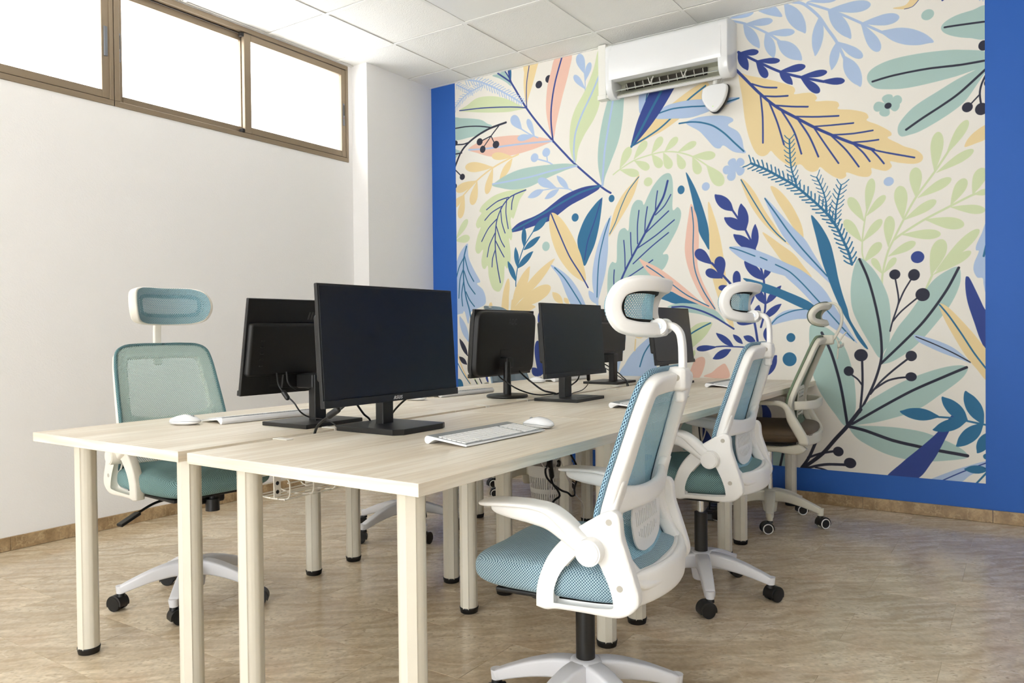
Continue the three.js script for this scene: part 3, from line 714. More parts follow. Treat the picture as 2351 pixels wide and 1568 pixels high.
P('t',[3417,1628,3426,1691,3410,1759,3370,1843,3314,1923,3247,2010,3179,2080,3104,2134,3056,2153,3034,2147,3070,2051,3116,1956,3180,1868,3243,1770,3299,1691,3365,1642]);
P('t',[2647,1951,2692,1932,2751,1952,2809,2008,2855,2094,2889,2228,2901,2369,2891,2449,2845,2519,2784,2448,2726,2364,2685,2284,2655,2171]);
L('d',15,[2716,1976,2768,2095,2808,2237,2831,2353,2856,2522]);
L('d',13,[3417,1631,3365,1740,3299,1847,3237,1933,3142,2039,3034,2153]);
L('d',13,[2923,1555,2964,1658,2997,1780,3021,1900,3034,2003,3037,2105,3023,2183,2989,2287,2922,2435]);
L('d',8,[3081,1970,3094,1914,3121,1825,3124,1778,3109,1679]);
L('d',8,[3122,1822,3151,1749,3188,1683]);
L('d',8,[3094,1917,3137,1861,3217,1788]);
D('d',3106,1652,28,28);
D('d',3202,1659,29,32);
D('d',3244,1770,35,36);
P('p',[3200,1993,3247,2001,3314,2024,3379,2056,3429,2096,3473,2145,3429,2127,3349,2096,3273,2059,3221,2027]);
L('d',6,[3211,2002,3298,2042,3389,2090,3470,2140]);
P('y',[3324,1825,3360,1837,3419,1902,3473,1971,3512,2027,3550,2095,3550,2235,3497,2174,3443,2096,3389,1993,3344,1895]);
L('b',8,[3326,1828,3370,1889,3429,1987,3487,2090,3550,2185]);
P('t',[3454,2167,3457,2181,3438,2218,3399,2259,3328,2319,3246,2387,3167,2432,3033,2481,2955,2500,2882,2511,2899,2464,2956,2382,3033,2324,3141,2255,3247,2205,3349,2169,3424,2157]);
L('d',14,[3452,2168,3349,2220,3194,2301,3033,2403,2859,2521]);
P('t',[2865,2518,2950,2513,3033,2511,3141,2515,3246,2530,3348,2567,3418,2602,3457,2639,3442,2660,3347,2680,3271,2689,3167,2689,3059,2666,2966,2624,2899,2580]);
L('d',17,[2859,2521,2949,2540,3087,2585,3219,2611,3322,2627,3455,2644]);
L('d',12,[2922,2435,2936,2282,2935,2136]);
L('d',9,[2934,2279,2911,2246,2877,2220]);
D('d',2929,2107,36,35);
D('d',2863,2200,27,28);
L('d',10,[2978,2329,3033,2255,3099,2188,3166,2129]);
L('d',10,[2989,2308,3061,2254,3115,2235,3165,2228]);
D('d',3187,2109,28,29);
D('d',3186,2225,28,25);
L('d',21,[2925,2420,2853,2522,2789,2600,2724,2683,2668,2735,2598,2792]);
L('d',17,[2686,2607,2641,2718,2598,2785]);
L('d',13,[2789,2670,2707,2691,2635,2722]);
L('d',15,[2847,2746,2748,2752,2688,2765,2628,2786]);
L('d',9,[2676,2777,2712,2781,2753,2793]);
D('d',2804,2672,29,28);
D('d',2868,2734,33,30);
P('n',[3388,2426,3408,2442,3368,2522,3327,2615,3286,2694,3208,2795,3059,2807,3140,2707,3230,2617,3307,2535,3363,2456]);
F('b',3323,2440,3129,2423,67);
L('b',10,[3313,2442,3408,2445,3457,2457,3549,2474]);
F('b',3457,2460,3334,2332,69);
F('b',3455,2451,3292,2517,62);
F('b',3528,2470,3444,2296,73);
F('b',3528,2464,3405,2599,71);
F('b',3559,2507,3502,2627,57);
D('b',3544,2641,17,16);
P('p',[3265,2801,3372,2738,3447,2703,3549,2664,3549,2699,3471,2746,3422,2791,3347,2804]);
L('n',6,[3332,2792,3437,2730,3549,2671]);
F('b',3554,2710,3440,2718,44);
L('b',9,[3549,2719,3491,2796]);
P('t',[2405,2679,2493,2688,2537,2733,2518,2799,2404,2809]);
L('d',14,[2490,2702,2467,2810]);
F('p',109,2029,22,1826,58);
F('d',99,2140,19,2003,40);
F('d',90,2205,13,2144,40);
L('y',12,[-11,2108,49,2245,121,2354]);
L('b',7,[-7,2187,48,2271,116,2353]);
D('b',10,2377,41,59);
P('n',[269,2298,336,2290,343,2347,296,2349]);
L('g',14,[161,2314,193,2352]);
L('d',9,[165,2323,185,2352]);
L('d',9,[210,2313,229,2347]);
R('n',748,2274,740,2019,58);
F('n',748,2280,690,2220,60);
F('n',755,2280,799,2151,73);
F('n',787,1945,760,1804,59);
F('n',2061,2712,1918,2539,68);
F('n',2391,2552,2371,2406,80);
D('n',1990,2661,26,39);
P('t',[1828,2644,1903,2525,1946,2749,1915,2851]);
F('n',1643,2832,1767,2648,78);
P('k',[976,2513,1083,2384,1152,2535]);
P('t',[1321,2678,1454,2550,1484,2786]);
  const tx = new THREE.CanvasTexture(cv); tx.colorSpace = THREE.SRGBColorSpace; tx.anisotropy = 8;
  part(wallBack, 'mural', new THREE.PlaneGeometry(3.5388, 2.785).translate(-3.7204 + 1.7694, 2.99 - 1.3925, ZB + 0.0015), std({ map: tx, roughness: 0.75 }), 'printed mural of pastel leaves, berries and sprigs on a cream ground');
}
// ---------------------------------------------------------------- desks: 1.2 x 0.8 m tops on four round legs
const DZ = [-1.198, -2.395, -3.5885];                    // near ends of the three desks in a row
const legGeo = (() => {                                 // round tube with a flat cable cover down one side
  const s = new THREE.Shape(), n = 40, R = 0.0325;
  for (let i = 0; i <= n; i++) { const a = 0.45 + ((2 * Math.PI - 0.9) * i) / n; i ? s.lineTo(R * Math.cos(a), R * Math.sin(a)) : s.moveTo(R * Math.cos(a), R * Math.sin(a)); }
  s.lineTo(0.0312, -0.0125); s.lineTo(0.0335, -0.011); s.lineTo(0.0335, 0.011); s.lineTo(0.0312, 0.0125);
  const g = new THREE.ExtrudeGeometry(s, { depth: DT - DTH - 0.018, bevelEnabled: false, curveSegments: 4 }); g.rotateX(-Math.PI / 2); g.translate(0, 0.018, 0); return toCreasedNormals(g, 0.5);
})();
const footGeo = lathe([[0, 0], [0.029, 0], [0.032, 0.002], [0.0345, 0.016], [0.0352, 0.019], [0.0345, 0.022], [0.0325, 0.022], [0.0325, 0.02]], 36);
const topGeos = [0, 1, 2].map((k) => {
  const g = boxUV(rbox(0.8, DTH, 1.192, 0.0014, 0, DT - DTH / 2, 0, 1)), p = g.attributes.position, u = g.attributes.uv, nn = g.attributes.normal;
  for (let i = 0; i < p.count; i++) { const side = Math.abs(nn.getY(i)) < 0.7, alongX = Math.abs(nn.getZ(i)) > 0.7; u.setXY(i, (alongX ? p.getX(i) : p.getZ(i)) / 1.3 + k * 0.37, (side ? p.getY(i) : p.getX(i)) / 0.45 + k * 0.29); }
  return g;
});
const legTurn = -2.2;
function desk(label, xc, z0, k) {
  const d = thing('desk', label, 'desk', [xc, 0, z0 - 0.5985]);
  part(d, 'desk_top', topGeos[k], woodMat);
  for (const sx of [-1, 1]) for (const sz of [1, -1]) {
    const l = part(d, 'leg', legGeo, legMat); l.position.set(sx * 0.285, 0, sz * (sz > 0 ? 0.488 : 0.473)); l.rotation.y = sx > 0 ? -0.9 : -1.3;
    part(l, 'rubber_foot', footGeo, rubberMat);
  }
  return d;
}
desk('pale wood desk at the front of the left row, its corner nearest the white wall', -2.28, DZ[0], 0);
desk('pale wood desk in the middle of the left row, under the round-footed monitor', -2.28, DZ[1], 1);
desk('pale wood desk at the far end of the left row, touching the mural wall', -2.28, DZ[2], 2);
desk('pale wood desk at the front of the right row, nearest the camera', -1.44, DZ[0], 1);
desk('pale wood desk in the middle of the right row, beside the teal-seated chair', -1.44, DZ[1], 2);
desk('pale wood desk at the far end of the right row, by the brown-seated chair', -1.44, DZ[2], 0);

// white wire cable trays hung from the gap between the two rows
function cableTray(label, zNear, len, hooks) {
  const t = thing('cable_tray', label, 'cable tray', [0, 0, 0]);
  const x0 = -1.955, x1 = -1.795, y0 = 0.556, y1 = 0.612, wr = 0.0024;
  const loop = (z) => [[x0 + 0.005, y1, z], [x0, y1 - 0.006, z], [x0, y0 + 0.01, z], [x0 + 0.01, y0, z], [x1 - 0.01, y0, z], [x1, y0 + 0.01, z], [x1, y1 - 0.006, z], [x1 - 0.005, y1, z]];
  const n = Math.round(len / 0.09);
  for (let i = 0; i <= n; i++) part(t, 'cross_wire', tube(loop(zNear - (len * i) / n), wr, 40, 6), trayMat);
  for (const [x, y] of [[x0, y1 - 0.008], [x0, y0 + 0.022], [x1, y1 - 0.008], [x1, y0 + 0.022], ...[0, 1, 2, 3, 4].map((i) => [x0 + 0.015 + i * 0.032, y0 - 0.003])]) part(t, 'long_wire', new THREE.CylinderGeometry(wr, wr, len + 0.012, 6).rotateX(Math.PI / 2).translate(x, y, zNear - len / 2), trayMat);
  for (const [z, side] of hooks) {                      // a strap up through the gap, folded over one desk edge
    const xg = -1.862 + side * 0.012, h = part(t, 'hanger_plate', rbox(0.003, DT + 0.003 - y0, 0.026, 0.0012, xg, (DT + 0.003 + y0) / 2, z, 1), trayMat);
    part(h, 'folded_lip', rbox(0.062, 0.0026, 0.026, 0.001, xg + side * 0.0295, DT + 0.0017, z, 1), trayMat);
    part(h, 'bolt_hole', new THREE.CylinderGeometry(0.006, 0.006, 0.0042, 14).rotateZ(Math.PI / 2).translate(xg, 0.598, z), blackPlastic); part(h, 'bolt_hole', new THREE.CylinderGeometry(0.006, 0.006, 0.0042, 14).rotateZ(Math.PI / 2).translate(xg, 0.572, z), blackPlastic);
  }
}
cableTray('white wire cable tray hanging under the gap of the nearest two desks', -1.50, 0.36, [[-1.50, 1], [-1.765, -1]]);
cableTray('white wire cable tray under the middle desks, hooked on beside the round monitor foot', -2.60, 0.53, [[-2.61, -1], [-2.93, -1], [-3.10, 1]]);
cableTray('white wire cable tray under the farthest two desks', -3.62, 0.36, [[-3.66, 1], [-3.88, -1]]);
// ---------------------------------------------------------------- chairs (local axes: x to the sitter's right, y up, sitter looks along -z)
const curve1 = (tab) => (y) => { let i = 0; while (i < tab.length - 2 && y > tab[i + 1][0]) i++; const [a, b] = [tab[i], tab[i + 1]], t = clamp01((y - a[0]) / (b[0] - a[0])); const p = tab[Math.max(0, i - 1)], q = tab[Math.min(tab.length - 1, i + 2)]; const m0 = ((b[1] - p[1]) / (b[0] - p[0])) * (b[0] - a[0]), m1 = ((q[1] - a[1]) / (q[0] - a[0])) * (b[0] - a[0]), t2 = t * t, t3 = t2 * t; return (2 * t3 - 3 * t2 + 1) * a[1] + (t3 - 2 * t2 + t) * m0 + (-2 * t3 + 3 * t2) * b[1] + (t3 - t2) * m1; };
// cloth stretched over a closed outline of [x, y] on the surface z = f(x, y); the rim rolls back
function clothPanel(outline, f, roll = 0.016, n = 96, rings = 10) {
  const c = new THREE.CatmullRomCurve3(outline.map(([x, y]) => V(x, y, 0)), true, 'centripetal'), pts = c.getSpacedPoints(n).slice(0, n), cx = 0, cy = outline.reduce((s, p) => s + p[1], 0) / outline.length;
  const P = [], UV = [], I = [];
  for (let k = 0; k <= rings; k++) for (let j = 0; j < n; j++) { const t = 1 - (1 - k / rings) ** 1.2, s = k === 0 ? 0.0005 : t, x = cx + (pts[j].x - cx) * s, y = cy + (pts[j].y - cy) * s; P.push(x, y, f(x, y)); UV.push(x, y); }
  for (let k = 0; k < rings; k++) for (let j = 0; j < n; j++) { const a = k * n + j, b = k * n + ((j + 1) % n); I.push(a, b, a + n, b, b + n, a + n); }
  const g = new THREE.BufferGeometry(); g.setAttribute('position', new THREE.Float32BufferAttribute(P, 3)); g.setAttribute('uv', new THREE.Float32BufferAttribute(UV, 2)); g.setIndex(I); g.computeVertexNormals(); return g;
}
const normalOf = (f) => (p) => { const h = 0.002; return V(-(f(p.x + h, p.y) - f(p.x - h, p.y)) / (2 * h), -(f(p.x, p.y + h) - f(p.x, p.y - h)) / (2 * h), 1).normalize(); };
// a band lying on the surface z = f(x, y): inset from the outline, dz behind the surface along its normal
function ringOnSurface(outline, f, dz, w, h, n = 120, inset = 0, e = 4) {
  const c = new THREE.CatmullRomCurve3(outline.map(([x, y]) => V(x, y, 0)), true, 'centripetal'), N = normalOf(f), pts = c.getSpacedPoints(90).slice(0, 90);
  const q = pts.map((p, i) => { const a = pts[(i + 89) % 90], b = pts[(i + 1) % 90], t = b.clone().sub(a).normalize(), cx = new THREE.Vector3(0, outline.reduce((s, o) => s + o[1], 0) / outline.length, 0); let m = V(-t.y, t.x, 0); if (m.dot(cx.sub(p)) < 0) m.negate(); const v = p.clone().addScaledVector(m, inset); v.z = f(v.x, v.y); return v.addScaledVector(N(v), dz); });
  return ribbon(q, { w, h, ref: N, n, closed: true, e, k: 20 });
}
function starBase(c, mat, casterMat, ring, turn, legTop = 0.15) {
  const hub = part(c, 'base', lathe([[0, 0.055], [0.03, 0.055], [0.034, 0.06], [0.04, 0.1], [0.046, legTop], [0.044, legTop + 0.012], [0.03, legTop + 0.018], [0, legTop + 0.018]], 32), mat);
  for (let i = 0; i < 5; i++) {
    const a = turn + (i * 2 * Math.PI) / 5, s = Math.sin(a), q = Math.cos(a), at = (r, y) => V(s * r, y, q * r);
    part(hub, 'base_arm', ribbon([at(0.015, legTop - 0.018), at(0.07, legTop - 0.016), at(0.15, legTop - 0.032), at(0.22, legTop - 0.055), at(0.272, legTop - 0.075)], { w: (t) => 0.058 - 0.02 * t, h: (t) => 0.064 - 0.036 * t, ref: V(0, 1, 0), n: 20, e: 5, k: 20, round: 0.01 }), mat);
    part(hub, 'stem_socket', cyl(0.015, 0.018, legTop - 0.122, 20, s * 0.262, 0.066 + (legTop - 0.122) / 2 + 0.0, q * 0.262), mat);
    const w = new THREE.Group();
    const k = part(c, 'caster', casterHood, casterMat); k.position.set(s * 0.262, 0, q * 0.262); k.rotation.y = a + [0.9, -0.7, 2.2, 0.4, -1.3][i];
    for (const sd of [-1, 1]) { part(k, 'wheel', casterWheel.clone().translate(sd * 0.0165, 0.0265, 0.014), rubberMat); if (ring) part(k, 'wheel_rim', casterRim.clone().translate(sd * 0.0165, 0.0265, 0.014), ring); }
  }
  return hub;
}
const casterHood = merge([
  (() => { const s = new THREE.Shape(); s.absarc(0, 0, 0.031, -0.35, Math.PI + 0.2, false); s.lineTo(-0.022, -0.004); s.absarc(0, 0, 0.0225, Math.PI + 0.05, -0.2, true); const g = new THREE.ExtrudeGeometry(s, { depth: 0.044, bevelEnabled: true, bevelSize: 0.0015, bevelThickness: 0.0015, bevelSegments: 2, curveSegments: 16 }); g.translate(0, 0, -0.022); g.rotateY(-Math.PI / 2); return g.translate(0, 0.0275, 0.014); })(),
  rbox(0.008, 0.034, 0.03, 0.003, 0, 0.034, 0.012), cyl(0.016, 0.014, 0.016, 20, 0, 0.062, 0)]);
const casterWheel = new THREE.CylinderGeometry(0.0255, 0.0255, 0.017, 32).rotateZ(Math.PI / 2);
const casterRim = merge([new THREE.TorusGeometry(0.0238, 0.0028, 8, 36).rotateY(Math.PI / 2).translate(0.0075, 0, 0), new THREE.TorusGeometry(0.0238, 0.0028, 8, 36).rotateY(Math.PI / 2).translate(-0.0075, 0, 0)]);

const backZ1 = curve1([[0.38, 0.225], [0.44, 0.178], [0.52, 0.132], [0.59, 0.115], [0.67, 0.132], [0.75, 0.158], [0.876, 0.2], [0.95, 0.226]]);
const backF1 = (x, y) => backZ1(y) + (0.012 + 0.022 * (1 - step(0.6, 0.92, y))) * (1 - (x / 0.23) ** 2);
const backOut1 = [[0, 0.946], [0.09, 0.946], [0.155, 0.94], [0.186, 0.922], [0.199, 0.88], [0.207, 0.8], [0.214, 0.7], [0.219, 0.6], [0.219, 0.52], [0.212, 0.455], [0.19, 0.42], [0.12, 0.41], [0, 0.408]];
const fullLoop = (half) => [...half, ...half.slice(1, -1).reverse().map(([x, y]) => [-x, y])];
const headF1 = (x, y) => 0.19 - 2.4 * x * x - 24 * x ** 4 + 2.2 * (y - 1.098) ** 2 + 0.1 * (y - 1.098);
const headOut1 = [[0, 1.176], [0.07, 1.177], [0.115, 1.172], [0.143, 1.155], [0.155, 1.12], [0.152, 1.075], [0.135, 1.042], [0.1, 1.028], [0.05, 1.024], [0, 1.023]];

function chairA(label, group, mats, dy, pos, turn, baseTurn, opts = {}) {
  const c = thing('office_chair', label, 'office chair', pos, turn, group), up = (g) => g.translate(0, dy, -0.006), upS = (g) => g.translate(0, dy, -0.036), W = mats.white;
  // seat
  part(c, 'seat', up(pillow(0.228, 0.055, 0.243, 0.55, 0.4, (v) => { const t = v.z / 0.24, lift = v.y > 0 ? -0.012 * Math.max(0, -t - 0.5) * 2 : 0; return V(v.x * (1 - 0.05 * Math.max(0, -t)), v.y + 0.437 + lift - (v.y > 0 ? 0.007 * (1 - Math.min(1, Math.abs(v.x) / 0.2)) : 0), v.z - 0.006); }, 80, 40)), mats.seat);
  part(c, 'seat_pan', up(rbox(0.36, 0.014, 0.34, 0.006, 0, 0.381, 0.0)), blackPlastic);
  const mech = part(c, 'tilt_mechanism', up(merge([rbox(0.14, 0.045, 0.2, 0.01, 0, 0.356, 0), rbox(0.2, 0.012, 0.16, 0.004, 0, 0.376, 0)])), blackPlastic);
  part(mech, 'tension_knob', up(merge([cyl(0.026, 0.024, 0.045, 18, 0, 0.335, -0.125), cyl(0.012, 0.012, 0.03, 12, 0, 0.36, -0.125)])), blackPlastic);
  part(mech, 'lever', up(merge([tube([[0.05, 0.36, 0], [0.16, 0.356, -0.01], [0.24, 0.335, -0.03]], 0.005, 30, 8), T(rbox(0.085, 0.012, 0.03, 0.004), 0.275, 0.32, -0.037, 0, 0.2, -0.35)])), blackPlastic);
  // gas lift
  const col = part(c, 'gas_lift', cyl(0.0255, 0.0255, opts.column ?? 0.16, 32, 0, 0.16 + (opts.column ?? 0.16) / 2, 0), blackPlastic);
  part(col, 'chrome_rod', cyl(0.0138, 0.0138, 0.26 + dy, 24, 0, 0.23 + dy / 2, 0), chrome);
  // backrest
  const loop = fullLoop(backOut1), fr = part(c, 'back_frame', up(ringOnSurface(loop, backF1, 0.021, 0.05, 0.036, 160, 0.026)), W);
  const bowZ = (x, y) => backF1(x, y) + 0.026;
  part(fr, 'cross_bar', up(ribbon([-0.205, -0.15, -0.07, 0, 0.07, 0.15, 0.205].map((x) => { const y = 0.632 + 0.012 * (x / 0.2) ** 2; return V(x, y, bowZ(x, y) + 0.012 * (1 - (x / 0.205) ** 2)); }), { w: (t) => 0.05 + 0.03 * Math.abs(2 * t - 1) ** 3, h: 0.022, ref: V(0, 0, 1), n: 40, e: 3.5 })), W);
  part(fr, 'lower_bar', up(ribbon([-0.215, -0.15, -0.08, 0, 0.08, 0.15, 0.215].map((x) => V(x, 0.437, 0.2 + 0.05 * (1 - (x / 0.215) ** 2))), { w: 0.08, h: 0.024, ref: V(0, 0, 1), n: 40, e: 3.5 })), W);
  for (const s of [-1, 1]) part(fr, 'side_web', up(ribbon([[0.70, 0.19, 0.03], [0.64, 0.185, 0.06], [0.57, 0.192, 0.056], [0.5, 0.2, 0.04]].map(([y, x, w]) => V(s * x, y, bowZ(x, y) + 0.002)), { w: (t) => 0.04 + 0.035 * Math.sin(Math.PI * t), h: 0.026, ref: V(0, 0, 1), n: 24, e: 3.5, round: 0.01 })), W);
  part(c, 'back_mesh', up(clothPanel(loop, backF1)), mats.mesh);
  part(c, 'mesh_piping', up(ringOnSurface(loop, backF1, 0.004, 0.01, 0.014, 160, 0.0)), mats.piping);
  // lumbar plate with slots
  {
    const s = new THREE.Shape(new THREE.SplineCurve([[-0.1, 0.062], [0, 0.066], [0.1, 0.062], [0.116, 0.02], [0.1, -0.035], [0.05, -0.06], [0, -0.064], [-0.05, -0.06], [-0.1, -0.035], [-0.116, 0.02], [-0.1, 0.062]].map(([x, y]) => new THREE.Vector2(x, y))).getPoints(80).slice(0, -1));
    for (let i = -6; i <= 6; i++) for (const [y0, y1] of [[0.006, 0.042 - 0.003 * (i & 1)], [-0.036 + 0.0011 * i * i * 0.6, -0.004 - 0.004 * (i & 1)]]) { if (y1 - y0 < 0.01) continue; const h = new THREE.Path(), x = i * 0.0142; h.moveTo(x - 0.0021, y0); h.lineTo(x + 0.0021, y0); h.lineTo(x + 0.0021, y1); h.lineTo(x - 0.0021, y1); h.lineTo(x - 0.0021, y0); s.holes.push(h); }
    const g = new THREE.ExtrudeGeometry(s, { depth: 0.004, bevelEnabled: false }); T(g, 0, 0.548, backF1(0, 0.55) + 0.02, -0.08);
    part(c, 'lumbar_support', up(g), W);
  }
  // side frames, arm pads, hinges
  const outer = pairs([0.004, 0.379, 0.008, 0.434, 0.035, 0.501, 0.079, 0.553, 0.118, 0.583, 0.141, 0.598, 0.174, 0.618, 0.2, 0.625, 0.216, 0.61, 0.221, 0.566, 0.236, 0.519, 0.251, 0.472, 0.261, 0.434, 0.256, 0.409, 0.23, 0.387, 0.198, 0.379, 0.13, 0.38, 0.06, 0.379, 0.03, 0.374]);
  const hole = pairs([0.046, 0.388, 0.047, 0.426, 0.063, 0.468, 0.094, 0.507, 0.126, 0.534, 0.165, 0.513, 0.184, 0.482, 0.198, 0.45, 0.206, 0.419, 0.203, 0.398, 0.166, 0.3915, 0.111, 0.389]);
  for (const s of [-1, 1]) {
    const sf = part(c, 'side_frame', upS(sidePlate(outer, 0.034, s * 0.2265, [hole], 0.006)), W);
    for (const [z, y] of [[0.192, 0.6], [0.217, 0.45]]) part(sf, 'screw_hole', upS(new THREE.CylinderGeometry(0.0075, 0.0075, 0.0012, 18).rotateZ(Math.PI / 2).translate(s * 0.2437, y, z)), mats.holeMat);
    const arm = part(c, 'armrest', upS(merge([
      ribbon([[-0.142, 0.62], [-0.11, 0.6235], [-0.05, 0.6255], [0.0, 0.624], [0.045, 0.615], [0.085, 0.588], [0.12, 0.556], [0.15, 0.532]].map(([z, y]) => V(s * (0.238 + 0.01 * step(0.05, -0.15, z)), y, z)), { w: (t) => (t < 0.5 ? 0.078 - 0.016 * t : 0.07 - 0.06 * (t - 0.5)), h: (t) => 0.014 + 0.02 * step(0.45, 0.8, t), ref: V(0, 1, 0.25), n: 56, e: 3.4, k: 28, round: 0.035 }),
      ribbon([[-0.115, 0.612], [-0.06, 0.605], [0.0, 0.6], [0.045, 0.59], [0.085, 0.566], [0.12, 0.54], [0.15, 0.524]].map(([z, y]) => V(s * 0.239, y, z)), { w: (t) => 0.05 - 0.012 * t, h: (t) => 0.012 + 0.034 * Math.sin(Math.PI * Math.min(1, 0.1 + t * 0.75)), ref: V(0, 1, 0.25), n: 48, e: 3, k: 22, round: 0.03 })])), W);
    const hinge = part(arm, 'hinge', upS(new THREE.CylinderGeometry(0.031, 0.033, 0.056, 36).rotateZ(-s * Math.PI / 2).translate(s * 0.244, 0.531, 0.15)), W);
    part(arm, 'hinge_cap', upS(new THREE.CylinderGeometry(0.0265, 0.0275, 0.003, 36).rotateZ(-s * Math.PI / 2).translate(s * 0.2728, 0.531, 0.15)), W);
    part(arm, 'release_tab', upS(rbox(0.016, 0.012, 0.03, 0.003, s * 0.234, 0.522, 0.112)), W);
  }
  // headrest on its post
  const post = part(c, 'headrest_post', up(ribbon([[0.905, 0.272], [0.96, 0.274], [1.01, 0.272], [1.035, 0.266], [1.05, 0.25], [1.052, 0.232], [1.05, 0.21]].map(([y, z]) => V(0, y, z)), { w: 0.03, h: 0.018, ref: V(0, 0.5, 1), n: 44, e: 4 })), W);
  const clamp = part(post, 'clamp', up(merge([rbox(0.062, 0.06, 0.05, 0.012, 0, 0.918, 0.262, 3), rbox(0.034, 0.034, 0.026, 0.01, 0, 0.876, 0.268, 3)])), W);
  part(post, 'clamp_hole', up(new THREE.CylinderGeometry(0.008, 0.008, 0.0625, 16).rotateZ(Math.PI / 2).translate(0, 0.922, 0.266)), mats.holeMat);
  const hl = fullLoop(headOut1), hf = part(c, 'headrest', up(ringOnSurface(hl, headF1, 0.019, 0.036, 0.034, 130, 0.0145)), W);
  part(hf, 'headrest_mesh', up(clothPanel(hl.map(([x, y]) => [x * 0.975, 1.1 + (y - 1.1) * 0.96]), headF1)), mats.head);
  part(hf, 'mesh_lining', up(ringOnSurface(hl, headF1, 0.005, 0.014, 0.006, 110, 0.037)), mats.lining ?? liningBlack);
  part(hf, 'tilt_block', up(rbox(0.05, 0.042, 0.04, 0.01, 0, 1.046, 0.214, 3)), W);
  for (const s of [-1, 1]) { part(hf, 'knuckle', up(new THREE.CylinderGeometry(0.02, 0.02, 0.01, 28).rotateZ(Math.PI / 2).translate(s * 0.027, 1.05, 0.222)), W); part(hf, 'screw', up(merge([new THREE.CylinderGeometry(0.0085, 0.0085, 0.003, 18).rotateZ(Math.PI / 2).translate(s * 0.0322, 1.05, 0.222), new THREE.CylinderGeometry(0.0045, 0.0045, 0.004, 6).rotateZ(Math.PI / 2).translate(s * 0.0326, 1.05, 0.222)])), steel); }
  starBase(c, mats.base, blackPlastic, null, baseTurn);
  return shade(c);
}
const holeMat = std({ color: '#b9b4a9', roughness: 0.8 });
const matsBlue = { white: whitePlastic, base: baseWhite, seat: seatBlue, mesh: meshBlue, piping: pipingBlue, head: meshHeadBlue, holeMat };
const matsTealSeat = { ...matsBlue, seat: seatTeal }, matsTeal = { ...matsBlue, white: creamPlasticLight(), seat: seatTeal, mesh: meshTeal, piping: pipingTeal, head: meshHead, lining: pipingTeal };
function creamPlasticLight() { return std({ color: '#eae5d9', roughness: 0.4 }); }
chairA('white-framed chair with light blue mesh back and light blue seat, nearest the camera', undefined, matsBlue, 0, [-0.982, 0, -1.804], 97 * D2R, 0.69);
chairA('white-framed chair with blue mesh back and teal seat, second along the right side', undefined, matsTealSeat, 0.042, [-1.072, 0, -2.93], 93 * D2R, 0.1, { column: 0.16 });
chairA('white-framed teal mesh chair facing the camera in front of the plain white wall', undefined, matsTeal, 0.058, [-2.715, 0, -1.80], -94 * D2R, -0.17);
chairA('white-based chair on black casters mostly hidden behind the two nearest monitors', undefined, matsTeal, 0.0, [-2.69, 0, -3.0], -90 * D2R, 0.14);

// second model: cream loop arms, ringed casters, curved headrest arm with a coat hook
const backZ2 = curve1([[0.42, 0.215], [0.5, 0.165], [0.58, 0.128], [0.66, 0.115], [0.75, 0.14], [0.85, 0.178], [1.0, 0.238]]);
const backF2 = (x, y) => backZ2(y) + 0.03 * (1 - (x / 0.23) ** 2);
const backOut2 = [[0, 1.0], [0.1, 1.0], [0.15, 0.994], [0.168, 0.97], [0.182, 0.88], [0.2, 0.76], [0.214, 0.66], [0.22, 0.57], [0.214, 0.49], [0.19, 0.455], [0.1, 0.448], [0, 0.447]];
const headF2 = (x, y) => 0.262 - 2.4 * x * x + 6 * (y - 1.115) ** 2 + 0.18 * (y - 1.115);
const headOut2 = [[0, 1.178], [0.07, 1.177], [0.11, 1.168], [0.135, 1.14], [0.142, 1.1], [0.13, 1.065], [0.09, 1.05], [0, 1.046]];
